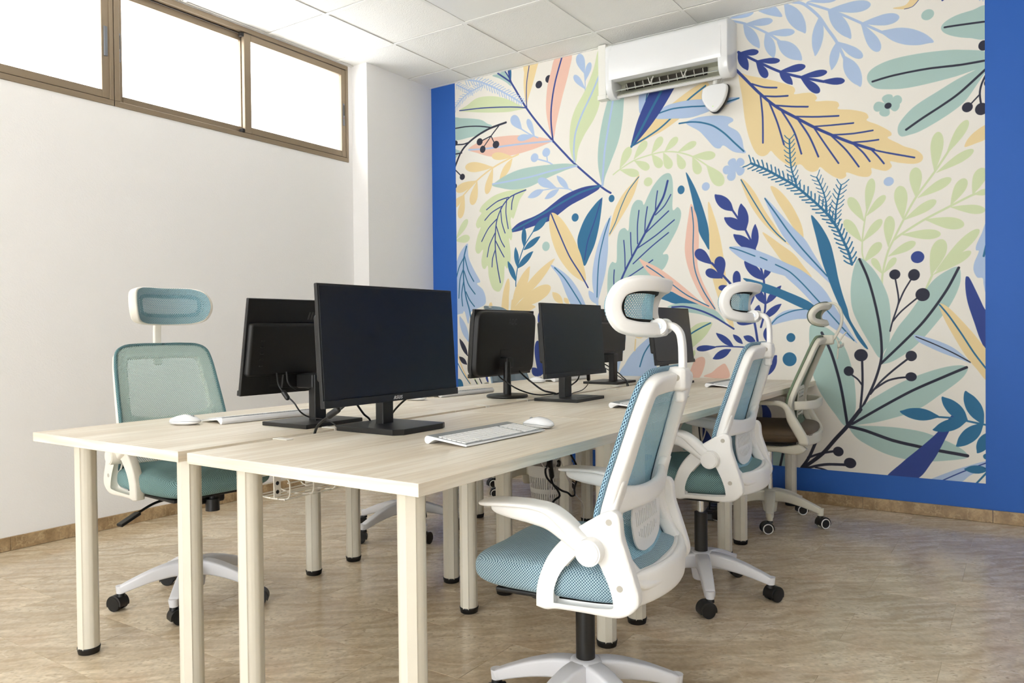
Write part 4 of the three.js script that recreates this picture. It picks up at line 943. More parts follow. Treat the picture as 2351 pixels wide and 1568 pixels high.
function chairB(label, mats, dy, pos, turn, baseTurn) {
  const c = thing('office_chair', label, 'office chair', pos, turn), up = (g) => g.translate(0, dy, 0), W = creamPlastic;
  part(c, 'seat', up(pillow(0.25, 0.05, 0.24, 0.6, 0.4, (v) => V(v.x, v.y + 0.497 + 0.008 * Math.max(0, v.z / 0.24), v.z), 72, 36)), mats.seat);
  part(c, 'seat_piping', up(ribbon([...Array(40)].map((_, i) => { const q = (i / 40) * 2 * Math.PI, f = (v) => Math.sign(v) * Math.abs(v) ** 0.4; return V(0.2515 * f(Math.cos(q)), 0.5, 0.2415 * f(Math.sin(q))); }), { w: 0.004, h: 0.004, ref: V(0, 1, 0), n: 120, closed: true, k: 8, e: 2 })), mats.seat);
  part(c, 'tilt_mechanism', up(merge([rbox(0.16, 0.05, 0.22, 0.01, 0, 0.425, 0), rbox(0.32, 0.016, 0.32, 0.004, 0, 0.448, 0)])), blackPlastic);
  part(c, 'lever', up(merge([tube([[0.05, 0.42, 0.02], [0.18, 0.415, 0.03], [0.24, 0.4, 0.04]], 0.005, 24, 8), rbox(0.07, 0.012, 0.028, 0.004, 0.265, 0.393, 0.042)])), blackPlastic);
  const col = part(c, 'gas_lift', cyl(0.016, 0.016, 0.28 + dy, 24, 0, 0.3 + dy / 2, 0), chrome); part(col, 'bellows', merge([cyl(0.024, 0.024, 0.035, 24, 0, 0.405 + dy, 0), cyl(0.02, 0.02, 0.012, 24, 0, 0.285, 0)]), blackPlastic);
  const loop = fullLoop(backOut2), fr = part(c, 'back_frame', up(ringOnSurface(loop, backF2, 0.017, 0.036, 0.028, 150, 0.019)), W);
  part(fr, 'rear_hoop', up(ribbon([-0.235, -0.2, -0.12, 0, 0.12, 0.2, 0.235].map((x) => V(x, 0.652, 0.165 + 0.085 * (1 - (x / 0.235) ** 4))), { w: 0.044, h: 0.018, ref: V(0, 0, 1), n: 40, e: 4 })), W);
  part(fr, 'lower_bar', up(ribbon([-0.21, -0.12, 0, 0.12, 0.21].map((x) => V(x, 0.476, 0.215 + 0.035 * (1 - (x / 0.21) ** 2))), { w: 0.055, h: 0.02, ref: V(0, 0, 1), n: 36, e: 4 })), W);
  part(c, 'back_mesh', up(clothPanel(loop, backF2)), mats.mesh); part(c, 'mesh_piping', up(ringOnSurface(loop, backF2, 0.003, 0.009, 0.012, 150, 0.0)), mats.piping);
  {
    const s = new THREE.Shape(new THREE.SplineCurve([[-0.085, 0.085], [0, 0.09], [0.085, 0.085], [0.1, 0.04], [0.1, -0.04], [0.08, -0.08], [0, -0.088], [-0.08, -0.08], [-0.1, -0.04], [-0.1, 0.04], [-0.085, 0.085]].map(([x, y]) => new THREE.Vector2(x, y))).getPoints(80).slice(0, -1));
    for (const y of [0.068, 0.05, 0.032, -0.03, -0.048, -0.066]) for (let i = -1; i <= 1; i++) { const h = new THREE.Path(), x = i * 0.052; h.moveTo(x - 0.02, y - 0.003); h.lineTo(x + 0.02, y - 0.003); h.lineTo(x + 0.02, y + 0.003); h.lineTo(x - 0.02, y + 0.003); h.lineTo(x - 0.02, y - 0.003); s.holes.push(h); }
    part(c, 'lumbar_support', up(T(new THREE.ExtrudeGeometry(s, { depth: 0.004, bevelEnabled: false }), 0, 0.65, backF2(0, 0.65) + 0.012, 0.06)), W);
  }
  for (const s of [-1, 1]) part(c, 'armrest', up(ribbon([[-0.11, 0.664], [-0.05, 0.667], [0.04, 0.667], [0.1, 0.664], [0.13, 0.645], [0.155, 0.59], [0.188, 0.53], [0.212, 0.482], [0.206, 0.45], [0.17, 0.435], [0.08, 0.434], [-0.03, 0.436], [-0.08, 0.446], [-0.1, 0.49], [-0.105, 0.58], [-0.12, 0.64]].map(([z, y]) => V(s * 0.272, y, z)), { w: 0.042, h: (t) => 0.026 + 0.022 * step(0.24, 0.34, t) * (1 - step(0.5, 0.6, t)), ref: V(0, 1, 0.3), n: 90, closed: true, e: 4 })), W);
  const hl = fullLoop(headOut2), hf = part(c, 'headrest', up(ringOnSurface(hl, headF2, 0.016, 0.032, 0.028, 120, 0.014)), W); part(hf, 'headrest_mesh', up(clothPanel(hl, headF2)), mats.head);
  const post = part(c, 'headrest_post', up(ribbon([[1.166, 0.285], [1.17, 0.32], [1.155, 0.345], [1.11, 0.362], [1.06, 0.36], [1.01, 0.338], [0.97, 0.315]].map(([y, z]) => V(0, y, z)), { w: 0.03, h: 0.014, ref: V(0, 0.4, 1), n: 44, e: 4 })), W);
  part(post, 'post_socket', up(rbox(0.05, 0.05, 0.07, 0.01, 0, 0.98, 0.29)), W);
  part(post, 'coat_hook', up(merge([ribbon([[0, 0.99, 0.335], [0, 0.96, 0.345], [0, 0.9, 0.342], [0, 0.88, 0.34]].map((q) => V(...q)), { w: 0.018, h: 0.007, ref: V(0, 0, 1), n: 20 }), ribbon([[-0.1, 0.955, 0.36], [-0.05, 0.945, 0.35], [0, 0.965, 0.345], [0.05, 0.945, 0.35], [0.1, 0.955, 0.36]].map((q) => V(...q)), { w: 0.018, h: 0.007, ref: V(0, 0, 1), n: 30 }), ribbon([[0, 0.97, 0.35], [0, 1.01, 0.375], [0, 1.02, 0.385]].map((q) => V(...q)), { w: 0.016, h: 0.007, ref: V(0, 0, 1), n: 12 })])), W);
  starBase(c, W, blackPlastic, whitePlastic, baseTurn, 0.16);
  return shade(c);
}
const ringSeat = std({ color: '#55646c', roughness: 0.9 });
chairB('cream chair with brown seat, olive mesh back and coat hook, by the mural', { seat: brownLeather, mesh: meshOlive, piping: pipingOlive, head: meshOlive }, 0, [-1.155, 0, -4.215], 95 * D2R, -0.14);
chairB('cream chair with slate blue back, mostly hidden behind the round-footed monitor', { seat: ringSeat, mesh: meshSlate, piping: pipingSlate, head: meshSlate }, 0.035, [-2.70, 0, -4.20], -90 * D2R, 0.05);
// ---------------------------------------------------------------- monitors (local: screen looks along +z, origin on the desk under the stand)
function monitorPanel(m, w, h, c, tilt, yaw, look) {     // c = centre of the panel relative to the stand
  const M = new THREE.Matrix4().compose(V(...c), new THREE.Quaternion().setFromEuler(new THREE.Euler(-tilt, yaw, 0, 'YXZ')), V(1, 1, 1)), at = (g) => g.applyMatrix4(M), chin = look.chin ?? 0.018;
  const body = part(m, 'housing', at(rbox(w, h, 0.013, 0.003, 0, 0, -0.0065)), monitorBack);
  part(m, 'screen', at(rbox(w - 0.012, h - chin - 0.008, 0.002, 0.0006, 0, chin / 2 - 0.003, 0.0006, 1)), screenMat);
  part(m, 'chin', at(rbox(w, chin, 0.006, 0.002, 0, -h / 2 + chin / 2, 0.0025)), blackPlastic);
  if (look.back === 'step') {
    part(body, 'rear_bulge', at(rbox(w - 0.012, h * 0.55, 0.026, 0.012, 0, -h * 0.02, -0.02)), monitorBack);
    part(body, 'port_shelf', at(rbox(w * 0.42, h * 0.2, 0.012, 0.004, 0, -h * 0.34, -0.017)), monitorBack);
    for (let i = 0; i < 5; i++) part(body, 'button', at(rbox(0.014, 0.0045, 0.003, 0.0015, w / 2 - 0.055, 0.025 - i * 0.021, -0.0335)), blackGloss);
    for (const [x, y] of [[0.05, 0.04], [-0.05, 0.04], [0.05, -0.06], [-0.05, -0.06]]) part(body, 'mount_hole', at(new THREE.CylinderGeometry(0.003, 0.003, 0.001, 10).rotateX(Math.PI / 2).translate(x, y, -0.0333)), rubberMat);
    part(body, 'rating_label', at(box(0.085, 0.05, 0.0006, w / 2 - 0.15, -h * 0.36, -0.0135)), look.ratingMat);
  } else {
    part(body, 'rear_bulge', at(pillow((w - 0.006) / 2, (h - 0.006) / 2, 0.026, 0.22, 0.12, (v) => V(v.x * (1 - 1.2 * Math.max(0, -v.z - 0.004)), v.y * (1 - 1.6 * Math.max(0, -v.z - 0.004)), v.z - 0.01), 96, 24)), monitorBack);
    part(body, 'port_recess', at(rbox(w * 0.42, h * 0.29, 0.004, 0.002, -0.045, -h * 0.24, -0.0352)), rubberMat);
  }
  if (look.strokes) part(body, 'logo', at(merge([0, 1, 2].map((i) => box(0.007, 0.026, 0.0008).applyMatrix4(new THREE.Matrix4().makeShear(0, 0, 0.28, 0, 0, 0)).translate(-0.03 + i * 0.0125, 0, 0)).concat([lettering('SI', 0.026, 0.0008, 0.28, 1.1).translate(0.034, 0, 0)])).rotateY(Math.PI).translate(look.rearX, h * 0.33, -0.0136)), logoGrey);
  if (look.rearText) part(body, 'logo', at(lettering(look.rearText, look.rearSize, 0.0008, look.slant ?? 0, look.stretch ?? 1).rotateY(Math.PI).translate(look.rearX ?? 0, h * 0.33, look.back === 'step' ? -0.0128 : -0.0358)), look.rearMat ?? logoDark);
  if (look.frontText) part(m, 'logo', at(lettering(look.frontText, look.frontSize, 0.0006, 0.25, 1.15).translate(0, -h / 2 + chin / 2, 0.0054)), look.frontMat);
  return body;
}
const ratingTex = (() => { const cv = document.createElement('canvas'); cv.width = 256; cv.height = 160; const c = cv.getContext('2d'); c.fillStyle = '#0d0d0d'; c.fillRect(0, 0, 256, 160); c.fillStyle = '#2c2a28'; for (let i = 0; i < 9; i++) c.fillRect(14, 12 + i * 11, 60 + ((i * 53) % 80), 4); c.fillRect(14, 118, 100, 26); c.fillStyle = '#0d0d0d'; for (let i = 0; i < 16; i++) c.fillRect(20 + i * 6, 126, 2 + (i % 3), 18); const t = new THREE.CanvasTexture(cv); t.colorSpace = THREE.SRGBColorSpace; return t; })();
const ratingMat = std({ map: ratingTex, roughness: 0.5 });
const plate = (pts, th, x = 0, z = 0) => { const s = new THREE.Shape(pts.map(([a, b]) => new THREE.Vector2(a, -b))); const g = new THREE.ExtrudeGeometry(s, { depth: th - 0.004, bevelEnabled: true, bevelThickness: 0.002, bevelSize: 0.002, bevelSegments: 2 }); g.rotateX(-Math.PI / 2); return g.translate(x, 0.002, z); };
function monitor(label, pos, turn, w, h, c, tilt, yaw, look) {
  const m = thing('computer_monitor', label, 'monitor', pos, turn);
  monitorPanel(m, w, h, c, tilt, yaw, look);
  if (look.foot === 'round') {
    part(m, 'stand_foot', lathe([[0, 0], [0.094, 0], [0.098, 0.003], [0.098, 0.011], [0.094, 0.0145], [0, 0.016]], 48), blackPlastic);
    part(m, 'stand_post', cyl(0.0195, 0.017, 0.155, 28, 0, 0.09, 0), blackPlastic);
    part(m, 'stand_neck', T(rbox(0.05, 0.05, Math.abs(c[2]) + 0.002, 0.006), c[0] * 0.2, 0.165, c[2] / 2 - 0.014), blackPlastic);
  } else {
    const f = look.foot === 'hex' ? [[-0.122, -0.09], [0.105, -0.09], [0.108, 0.16], [0.085, 0.172], [-0.1, 0.172], [-0.125, 0.15]] : [[-0.125, -0.085], [0.125, -0.085], [0.125, 0.13], [-0.125, 0.13]];
    const foot = part(m, 'stand_foot', look.foot === 'hex' ? plate(f, 0.018) : plate(f, 0.014), blackPlastic);
    if (look.groove) part(foot, 'phone_groove', rbox(0.13, 0.001, 0.012, 0.0004, 0.01, 0.0142, 0.095, 1), rubberMat);
    part(m, 'stand_post', rbox(look.postW ?? 0.062, 0.165, 0.034, 0.004, 0, 0.09, 0), blackPlastic);
    part(m, 'stand_neck', T(rbox(0.075, 0.05, Math.abs(c[2]) - 0.002, 0.006), c[0] * 0.3, 0.148, c[2] / 2 - 0.008), blackPlastic);
  }
  return shade(m);
}
const msi = { back: 'step', ratingMat, strokes: true, rearX: -0.012, postW: 0.05 };
const q90 = Math.PI / 2;
// world offsets of panel centre from stand, turned into the monitor's own axes
const offR = (dx, dy, dz) => [-dz, dy, dx], offL = (dx, dy, dz) => [dz, dy, -dx];
const monASUS = monitor('largest black monitor, white lettering under its blank screen, on the nearest right desk', [-1.739, DT, -1.845], q90, 0.61, 0.36, offR(0.076, 0.276, 0.034), 3.4 * D2R, -0.4 * D2R, { back: 'step', ratingMat, foot: 'hex', frontText: 'ASUS', frontSize: 0.0105, frontMat: logoSilver, chin: 0.022, postW: 0.05 });
const monMSI = monitor('black monitor seen from behind on the nearest left desk, slanted strokes in its mark', [-2.03, DT, -1.822], -q90, 0.54, 0.325, offL(-0.085, 0.269, -0.035), 9.5 * D2R, -1.5 * D2R, { ...msi, foot: 'square' });
const monAOC = monitor('black monitor seen from behind standing on a round foot, middle of the left row', [-2.04, DT, -3.0], -q90, 0.53, 0.315, offL(-0.06, 0.257, -0.047), 4.6 * D2R, 1.9 * D2R, { back: 'smooth', foot: 'round', rearText: 'AOC', rearSize: 0.028, rearX: -0.03 });
const monMid = monitor('black monitor with its blank screen to the right side, on the middle right desk', [-1.738, DT, -3.023], q90, 0.54, 0.325, offR(0.046, 0.27, -0.014), 3.9 * D2R, -0.8 * D2R, { back: 'step', ratingMat, foot: 'square', groove: true, frontText: 'AOC', frontSize: 0.009, frontMat: logoGrey, chin: 0.02 });
const monFarL = monitor('black monitor seen from behind at the far end of the left row, against the mural', [-2.03, DT, -4.10], -q90, 0.54, 0.325, offL(-0.1, 0.278, -0.073), 3.4 * D2R, 1.3 * D2R, { ...msi, foot: 'square' });
const monFarR = monitor('black monitor half hidden behind the nearest headrest, on the far right desk', [-1.75, DT, -4.2], q90, 0.54, 0.325, offR(0.058, 0.277, 0.005), 6.6 * D2R, -1.5 * D2R, { back: 'step', ratingMat, foot: 'square', chin: 0.02 });

// ---------------------------------------------------------------- keyboards and mice
const KW = 0.385, KD = 0.15;
const kb = thing('keyboard', 'white keyboard with silver roll edge in full view on the nearest right desk', 'keyboard', [-1.318, DT, -1.835], q90 - 0.03);
{
  const prof = new THREE.Shape(); const r = 0.0105;
  prof.absarc(-KD / 2 + r, r, r, 2.1, -Math.PI / 2 + 2 * Math.PI * 0 + 0.4, false);
  const s = new THREE.Shape(); s.moveTo(-KD / 2 + r, 2 * r); s.absarc(-KD / 2 + r, r, r, Math.PI / 2, (3 * Math.PI) / 2 + 0.7, false);
  s.bezierCurveTo(-KD / 2 + 0.03, 0.0105, -KD / 2 + 0.034, 0.0132, -KD / 2 + 0.045, 0.0128); s.lineTo(KD / 2 - 0.003, 0.0022); s.absarc(KD / 2 - 0.003, 0.0042, 0.002, -Math.PI / 2, Math.PI / 2, false); s.lineTo(-KD / 2 + r, 2 * r);
  const g = new THREE.ExtrudeGeometry(s, { depth: KW, bevelEnabled: true, bevelThickness: 0.0012, bevelSize: 0.0008, bevelSegments: 2, curveSegments: 14 }); g.translate(0, 0.0008, -KW / 2); g.applyMatrix4(new THREE.Matrix4().makeBasis(V(0, 0, 1), V(0, 1, 0), V(-1, 0, 0)));
  part(kb, 'case', toCreasedNormals(g, 0.6), mouseWhite);
  const slope = Math.atan2(2 * r - 0.0062, KD - r - 0.003), topY = (z) => 2 * r - (z + KD / 2 - r) * Math.tan(slope) + 0.001;
  const lay = (w, d, h, x, z, m, name, lift = 0) => part(kb, name, T(rbox(w, h, d, 0.0012, 0, 0, 0, 1), x, topY(z) + h / 2 - 0.0006 + lift, z, slope, 0, 0), m);
  lay(KW - 0.004, KD - 0.008, 0.0016, 0, 0.002, keyGrey, 'key_plate');
  part(kb, 'roll_cover', new THREE.CylinderGeometry(r + 0.0005, r + 0.0005, KW - 0.006, 28, 1, true, -0.3, 2.6).rotateX(Math.PI / 2).rotateY(q90).translate(0, r + 0.0008, -KD / 2 + r), silverKey);
  lay(0.05, 0.016, 0.002, KW / 2 - 0.07, -KD / 2 + 0.026, keyGrey, 'indicator_window', 0.0008);
  const keyShapes = new Map(), pitch = 0.0176;
  const key = (x, z, w, d) => { const id = [w, d].join(); if (!keyShapes.has(id)) keyShapes.set(id, new RoundedBoxGeometry(w, 0.003, d, 1, 0.001)); const k = part(kb, 'key', keyShapes.get(id), keyWhite); k.position.set(x, topY(z) + 0.0022, z); k.rotation.x = slope; };
  const rows = [[15, 0.0105, -0.040], [14, 0.0145, -0.024], [14, 0.0145, -0.0072], [13, 0.0145, 0.0096], [12, 0.0145, 0.0264], [0, 0.0145, 0.0432]], x0 = -KW / 2 + 0.007, span = 0.272;
  for (const [n, d, z] of rows) {
    if (n) { const w = span / n; for (let i = 0; i < n; i++) key(x0 + w * (i + 0.5), z + 0.014, +(w - 0.0024).toFixed(4), d); }
    else { let x = x0; for (const w of [0.022, 0.018, 0.018, 0.018, 0.092, 0.018, 0.018, 0.022, 0.0225, 0.0225]) { key(x + w / 2, z + 0.014, +(w - 0.0024).toFixed(4), d); x += w; } }
    for (let i = 0; i < 4; i++) if (n !== 15) key(x0 + span + 0.012 + (i + 0.5) * pitch * 1.1, z + 0.014, 0.0168, d); else for (let i2 = 0; i2 < 1; i2++) if (i < 4) key(x0 + span + 0.012 + (i + 0.5) * pitch * 1.1, z + 0.014, 0.0168, d);
  }
  kb.children.filter((o) => o.name.startsWith('key') && !o.name.startsWith('key_plate')).forEach((o, i) => { o.name = i ? 'key_' + String(i).padStart(3, '0') : 'key'; });
  shade(kb);
}
copyOf(kb, 'white keyboard seen from its silver rolled back edge on the nearest left desk', [-2.352, DT, -1.84], -q90 - 0.13);
copyOf(kb, 'white keyboard with its silver rolled back beside the round monitor foot', [-2.363, DT, -3.035], -q90 - 0.08);
copyOf(kb, 'white keyboard with only its near end showing left of the nearest chair back', [-1.318, DT, -2.965], q90);
copyOf(kb, 'white keyboard under the middle monitor on the far left desk, behind the mouse', [-2.44, DT, -4.22], -q90 - 0.08);
copyOf(kb, 'white keyboard on the far right desk between the two white chair backs', [-1.36, DT, -4.19], q90);

const mouse = thing('computer_mouse', 'white mouse at the far end of the fully visible keyboard, nearest right desk', 'mouse', [-1.305, DT, -2.095], q90);
{
  const shape = (v) => { const t = v.z / 0.054; return V(v.x * (1 - 0.12 * Math.abs(t) ** 3), v.y > 0 ? v.y * (1.0 - 0.36 * t * Math.sign(1) * (t < 0 ? -0.9 : 0.45) * 1 - 0.25 * t * t) : v.y * 0.5, v.z); };
  part(mouse, 'shell', pillow(0.03, 0.024, 0.054, 0.8, 0.75, (v) => { const s = shape(v); return V(s.x, s.y + 0.012, s.z); }, 60, 30), mouseWhite);
  part(mouse, 'seam', ribbon([...Array(32)].map((_, i) => { const q = (i / 32) * 2 * Math.PI, f = (v) => Math.sign(v) * Math.abs(v) ** 0.75, z = 0.0541 * f(Math.sin(q)), t = z / 0.054; return V(0.0301 * f(Math.cos(q)) * (1 - 0.12 * Math.abs(t) ** 3), 0.0125 + 0.004 * Math.cos(q * 2) * 0.5 - 0.002 * t, z); }), { w: 0.0012, h: 0.0014, ref: V(0, 1, 0), n: 100, closed: true, k: 6, e: 2 }), keyGrey);
  part(mouse, 'wheel_strip', ribbon([[-0.005, 0.0335], [-0.02, 0.031], [-0.035, 0.025], [-0.047, 0.016]].map(([z, y]) => V(0, y, z)), { w: 0.005, h: 0.002, ref: V(0, 1, 0), n: 20, e: 3 }), silverKey);
  part(mouse, 'wheel', new THREE.CylinderGeometry(0.006, 0.006, 0.005, 20).rotateZ(q90).translate(0, 0.0275, -0.026), keyGrey);
  shade(mouse);
}
copyOf(mouse, 'white mouse alone near the left edge of the nearest left desk', [-2.42, DT, -1.575], -q90 + 0.5);
copyOf(mouse, 'white mouse just showing under the large monitor, end of the left keyboard', [-2.33, DT, -2.68], -q90);
copyOf(mouse, 'white mouse between the round-footed monitor and the middle screen, far left desk', [-2.455, DT, -3.93], -q90 + 0.2);
copyOf(mouse, 'white mouse barely showing at the right edge of the nearest chair back', [-1.318, DT, -3.31], q90);

// ---------------------------------------------------------------- cables
const cable = (name, label, cat, paths, m = cableBlack, bead) => {
  const t = thing(name, label, cat); for (const [r, p] of paths) part(t, 'cord', tube(p, r, 70, 8), m);
  if (bead) { const [a, b, r] = bead, d = V(...b).sub(V(...a)), l = d.length(), g = new THREE.CapsuleGeometry(r, l - 2 * r * 0.6, 4, 16); g.applyQuaternion(new THREE.Quaternion().setFromUnitVectors(V(0, 1, 0), d.normalize())); g.translate((a[0] + b[0]) / 2, (a[1] + b[1]) / 2, (a[2] + b[2]) / 2); part(t, 'ferrite_bead', g, blackPlastic); }
  return shade(t);
};
cable('monitor_cable', 'thin black cable with a bead hanging behind the slanted-mark monitor', 'cable', [[0.0026, [[-2.07, 0.909, -1.683], [-2.05, 0.871, -1.675], [-2.03, 0.842, -1.684], [-2.0, 0.814, -1.695], [-1.985, 0.784, -1.708], [-1.98, 0.762, -1.745], [-1.93, 0.757, -1.757], [-1.885, 0.742, -1.765], [-1.864, 0.7, -1.77], [-1.863, 0.64, -1.77]]]], cableBlack, [[-2.036, 0.852, -1.68], [-2.02, 0.826, -1.688], 0.0085]);
cable('monitor_cable', 'black cable drooping in a curve behind the slanted-mark monitor', 'cable', [[0.003, [[-2.07, 0.911, -1.724], [-2.06, 0.874, -1.724], [-2.05, 0.854, -1.747], [-2.04, 0.849, -1.785], [-2.03, 0.867, -1.817], [-2.035, 0.88, -1.84]]]]);
cable('monitor_cable', 'thick black cable with a bead dropping into the gap left of the large monitor foot', 'cable', [[0.0042, [[-1.7, 0.835, -1.65], [-1.73, 0.812, -1.645], [-1.76, 0.792, -1.633], [-1.8, 0.773, -1.637], [-1.84, 0.747, -1.647], [-1.86, 0.712, -1.653], [-1.862, 0.65, -1.66], [-1.86, 0.6, -1.67]]]], cableBlack, [[-1.735, 0.812, -1.642], [-1.775, 0.786, -1.634], 0.0105]);
cable('monitor_cable', 'straight black cable running down behind the large monitor to the gap', 'cable', [[0.0034, [[-1.69, 0.84, -1.66], [-1.78, 0.78, -1.791], [-1.83, 0.745, -1.872], [-1.86, 0.7, -1.9], [-1.862, 0.62, -1.9]]]]);
cable('monitor_cable', 'short black cable beside the post of the large monitor', 'cable', [[0.0034, [[-1.69, 0.826, -1.90], [-1.76, 0.794, -1.935], [-1.82, 0.757, -1.965], [-1.86, 0.7, -1.98], [-1.862, 0.62, -1.98]]]]);
cable('monitor_cable', 'black cable looping over the round monitor foot to the desk gap', 'cable', [[0.0034, [[-2.128, 0.938, -3.03], [-2.11, 0.871, -3.009], [-2.08, 0.829, -2.993], [-2.03, 0.803, -2.98], [-1.985, 0.776, -2.99], [-1.955, 0.75, -3.05], [-1.94, 0.7345, -3.14], [-1.92, 0.7345, -3.2], [-1.87, 0.734, -3.235], [-1.862, 0.69, -3.24], [-1.862, 0.6, -3.24]]]]);
cable('monitor_cable', 'black cable slanting from the right of the round-footed monitor to the desk gap', 'cable', [[0.0044, [[-2.125, 0.93, -3.2], [-2.11, 0.875, -3.192], [-2.08, 0.844, -3.17], [-2.0, 0.794, -3.151], [-1.93, 0.755, -3.15], [-1.875, 0.735, -3.185], [-1.862, 0.69, -3.2], [-1.862, 0.6, -3.2]]]]);
cable('monitor_cable', 'black cable curving behind the post of the middle right monitor', 'cable', [[0.0036, [[-1.74, 0.84, -3.165], [-1.77, 0.806, -3.193], [-1.8, 0.782, -3.186], [-1.83, 0.752, -3.14], [-1.855, 0.728, -3.1], [-1.862, 0.68, -3.09], [-1.862, 0.6, -3.09]]]]);
cable('monitor_cable', 'thin black cable with a plug sagging right of the middle right monitor', 'cable', [[0.0022, [[-1.74, 0.84, -3.251], [-1.75, 0.797, -3.268], [-1.77, 0.775, -3.291], [-1.8, 0.752, -3.298], [-1.83, 0.737, -3.25], [-1.86, 0.71, -3.22], [-1.862, 0.62, -3.22]]]], cableBlack, [[-1.742, 0.84, -3.252], [-1.748, 0.802, -3.266], 0.009]);
cable('monitor_cable', 'pair of black cables bowing behind the far left monitor', 'cable', [[0.0036, [[-2.12, 0.86, -4.1], [-2.03, 0.79, -4.16], [-1.96, 0.767, -4.085], [-1.9, 0.752, -4.006], [-1.868, 0.72, -3.966], [-1.862, 0.62, -3.96]]], [0.0026, [[-2.12, 0.85, -4.06], [-2.02, 0.775, -4.13], [-1.95, 0.758, -4.06], [-1.89, 0.745, -3.98], [-1.866, 0.7, -3.95], [-1.862, 0.62, -3.95]]]]);
cable('power_cable', 'black power cord tied in a loop hanging under the middle desks', 'cable', [[0.005, [[-1.86, 0.57, -3.03], [-1.85, 0.43, -3.05], [-1.85, 0.397, -3.027], [-1.85, 0.364, -3.038], [-1.85, 0.325, -3.088], [-1.85, 0.302, -3.128], [-1.85, 0.275, -3.18], [-1.85, 0.255, -3.235], [-1.845, 0.235, -3.262], [-1.84, 0.238, -3.285], [-1.845, 0.262, -3.288], [-1.85, 0.29, -3.315], [-1.85, 0.33, -3.341], [-1.85, 0.384, -3.316], [-1.85, 0.44, -3.264], [-1.86, 0.57, -3.2]]], [0.005, [[-1.855, 0.57, -3.07], [-1.85, 0.4, -3.07], [-1.85, 0.33, -3.088], [-1.85, 0.286, -3.136], [-1.85, 0.256, -3.156], [-1.85, 0.235, -3.09], [-1.87, 0.1, -3.06], [-1.9, 0.006, -3.05], [-1.98, 0.006, -3.1]]]]);
cable('power_cable', 'bunch of black adapter plugs hanging in front of the waste bin', 'cable', [[0.012, [[-1.852, 0.46, -3.075], [-1.85, 0.42, -3.072], [-1.85, 0.36, -3.085]]], [0.01, [[-1.84, 0.5, -3.06], [-1.845, 0.44, -3.06], [-1.848, 0.37, -3.08]]]]);
cable('data_cable', 'white network cables clipped together and hanging to the floor under the middle desks', 'cable', [[0.0025, [[-1.85, 0.57, -3.13], [-1.85, 0.426, -3.13], [-1.85, 0.364, -3.105], [-1.85, 0.298, -3.072], [-1.85, 0.2, -3.05], [-1.86, 0.003, -3.04]]], [0.0025, [[-1.855, 0.57, -3.15], [-1.85, 0.427, -3.167], [-1.85, 0.345, -3.22], [-1.85, 0.247, -3.296], [-1.85, 0.16, -3.392], [-1.84, 0.1, -3.37], [-1.82, 0.003, -3.3]]], [0.003, [[-1.86, 0.56, -2.99], [-1.85, 0.43, -3.0], [-1.85, 0.404, -3.05], [-1.85, 0.403, -3.118], [-1.85, 0.45, -3.15], [-1.86, 0.56, -3.16]]], [0.0025, [[-1.852, 0.57, -3.16], [-1.85, 0.42, -3.155], [-1.848, 0.33, -3.14], [-1.85, 0.42, -3.165], [-1.856, 0.57, -3.17]]]], cableWhite, [[-1.849, 0.425, -3.145], [-1.849, 0.4, -3.142], 0.012]);
cable('power_cable', 'white lead sagging under the far right desk', 'cable', [[0.0035, [[-1.7, 0.56, -3.9], [-1.66, 0.46, -3.85], [-1.55, 0.4, -3.8], [-1.42, 0.44, -3.86], [-1.4, 0.56, -3.95]]]], cableWhite);
cable('power_cable', 'black cord dropping from the far right desk to a plug strip on the floor', 'cable', [[0.004, [[-1.5, 0.69, -4.1], [-1.5, 0.5, -4.08], [-1.46, 0.3, -4.06], [-1.45, 0.1, -4.1], [-1.47, 0.03, -4.15]]]]);
{
  const t = thing('power_strip', 'black power strip lying on the floor beneath the far right desk', 'power strip', [-1.47, 0, -4.2], 0.2);
  part(t, 'body', rbox(0.06, 0.04, 0.3, 0.006, 0, 0.02, 0), blackPlastic); for (let i = 0; i < 4; i++) part(t, 'socket', cyl(0.02, 0.02, 0.003, 20, 0, 0.041, -0.1 + i * 0.065), blackGloss);
}
// ---------------------------------------------------------------- perforated waste bin
{
  const b = thing('waste_bin', 'off-white slotted plastic waste bin under the desks behind the hanging cables', 'waste bin', [-2.185, 0, -3.625]);
  const R0 = 0.092, R1 = 0.125, Hh = 0.315, rad = (y) => R0 + ((R1 - R0) * y) / Hh, G = [], seg = 96;
  const wall = (y0, y1, a0, a1) => { const g = new THREE.CylinderGeometry(rad(y1), rad(y0), y1 - y0, Math.max(1, Math.round(((a1 - a0) / (2 * Math.PI)) * seg)), 1, true, a0, a1 - a0); return g.translate(0, (y0 + y1) / 2, 0); };
  const shell = [wall(0.002, 0.1, 0, 2 * Math.PI), wall(0.162, 0.188, 0, 2 * Math.PI), wall(0.25, 0.31, 0, 2 * Math.PI), cyl(R0, R0, 0.004, 48, 0, 0.004, 0)];
  for (let i = 0; i < 56; i++) for (const [a, c] of [[0.1, 0.162], [0.188, 0.25]]) shell.push(wall(a, c, (i / 56) * 2 * Math.PI, ((i + 0.58) / 56) * 2 * Math.PI));
  const sm = binMat.clone(); sm.side = THREE.DoubleSide; part(b, 'slotted_shell', merge(shell), sm);
  part(b, 'rim', new THREE.TorusGeometry(R1, 0.0035, 10, 64).rotateX(q90).translate(0, 0.311, 0), binMat); part(b, 'foot_ring', new THREE.TorusGeometry(R0, 0.003, 8, 64).rotateX(q90).translate(0, 0.003, 0), binMat);
  shade(b);
}
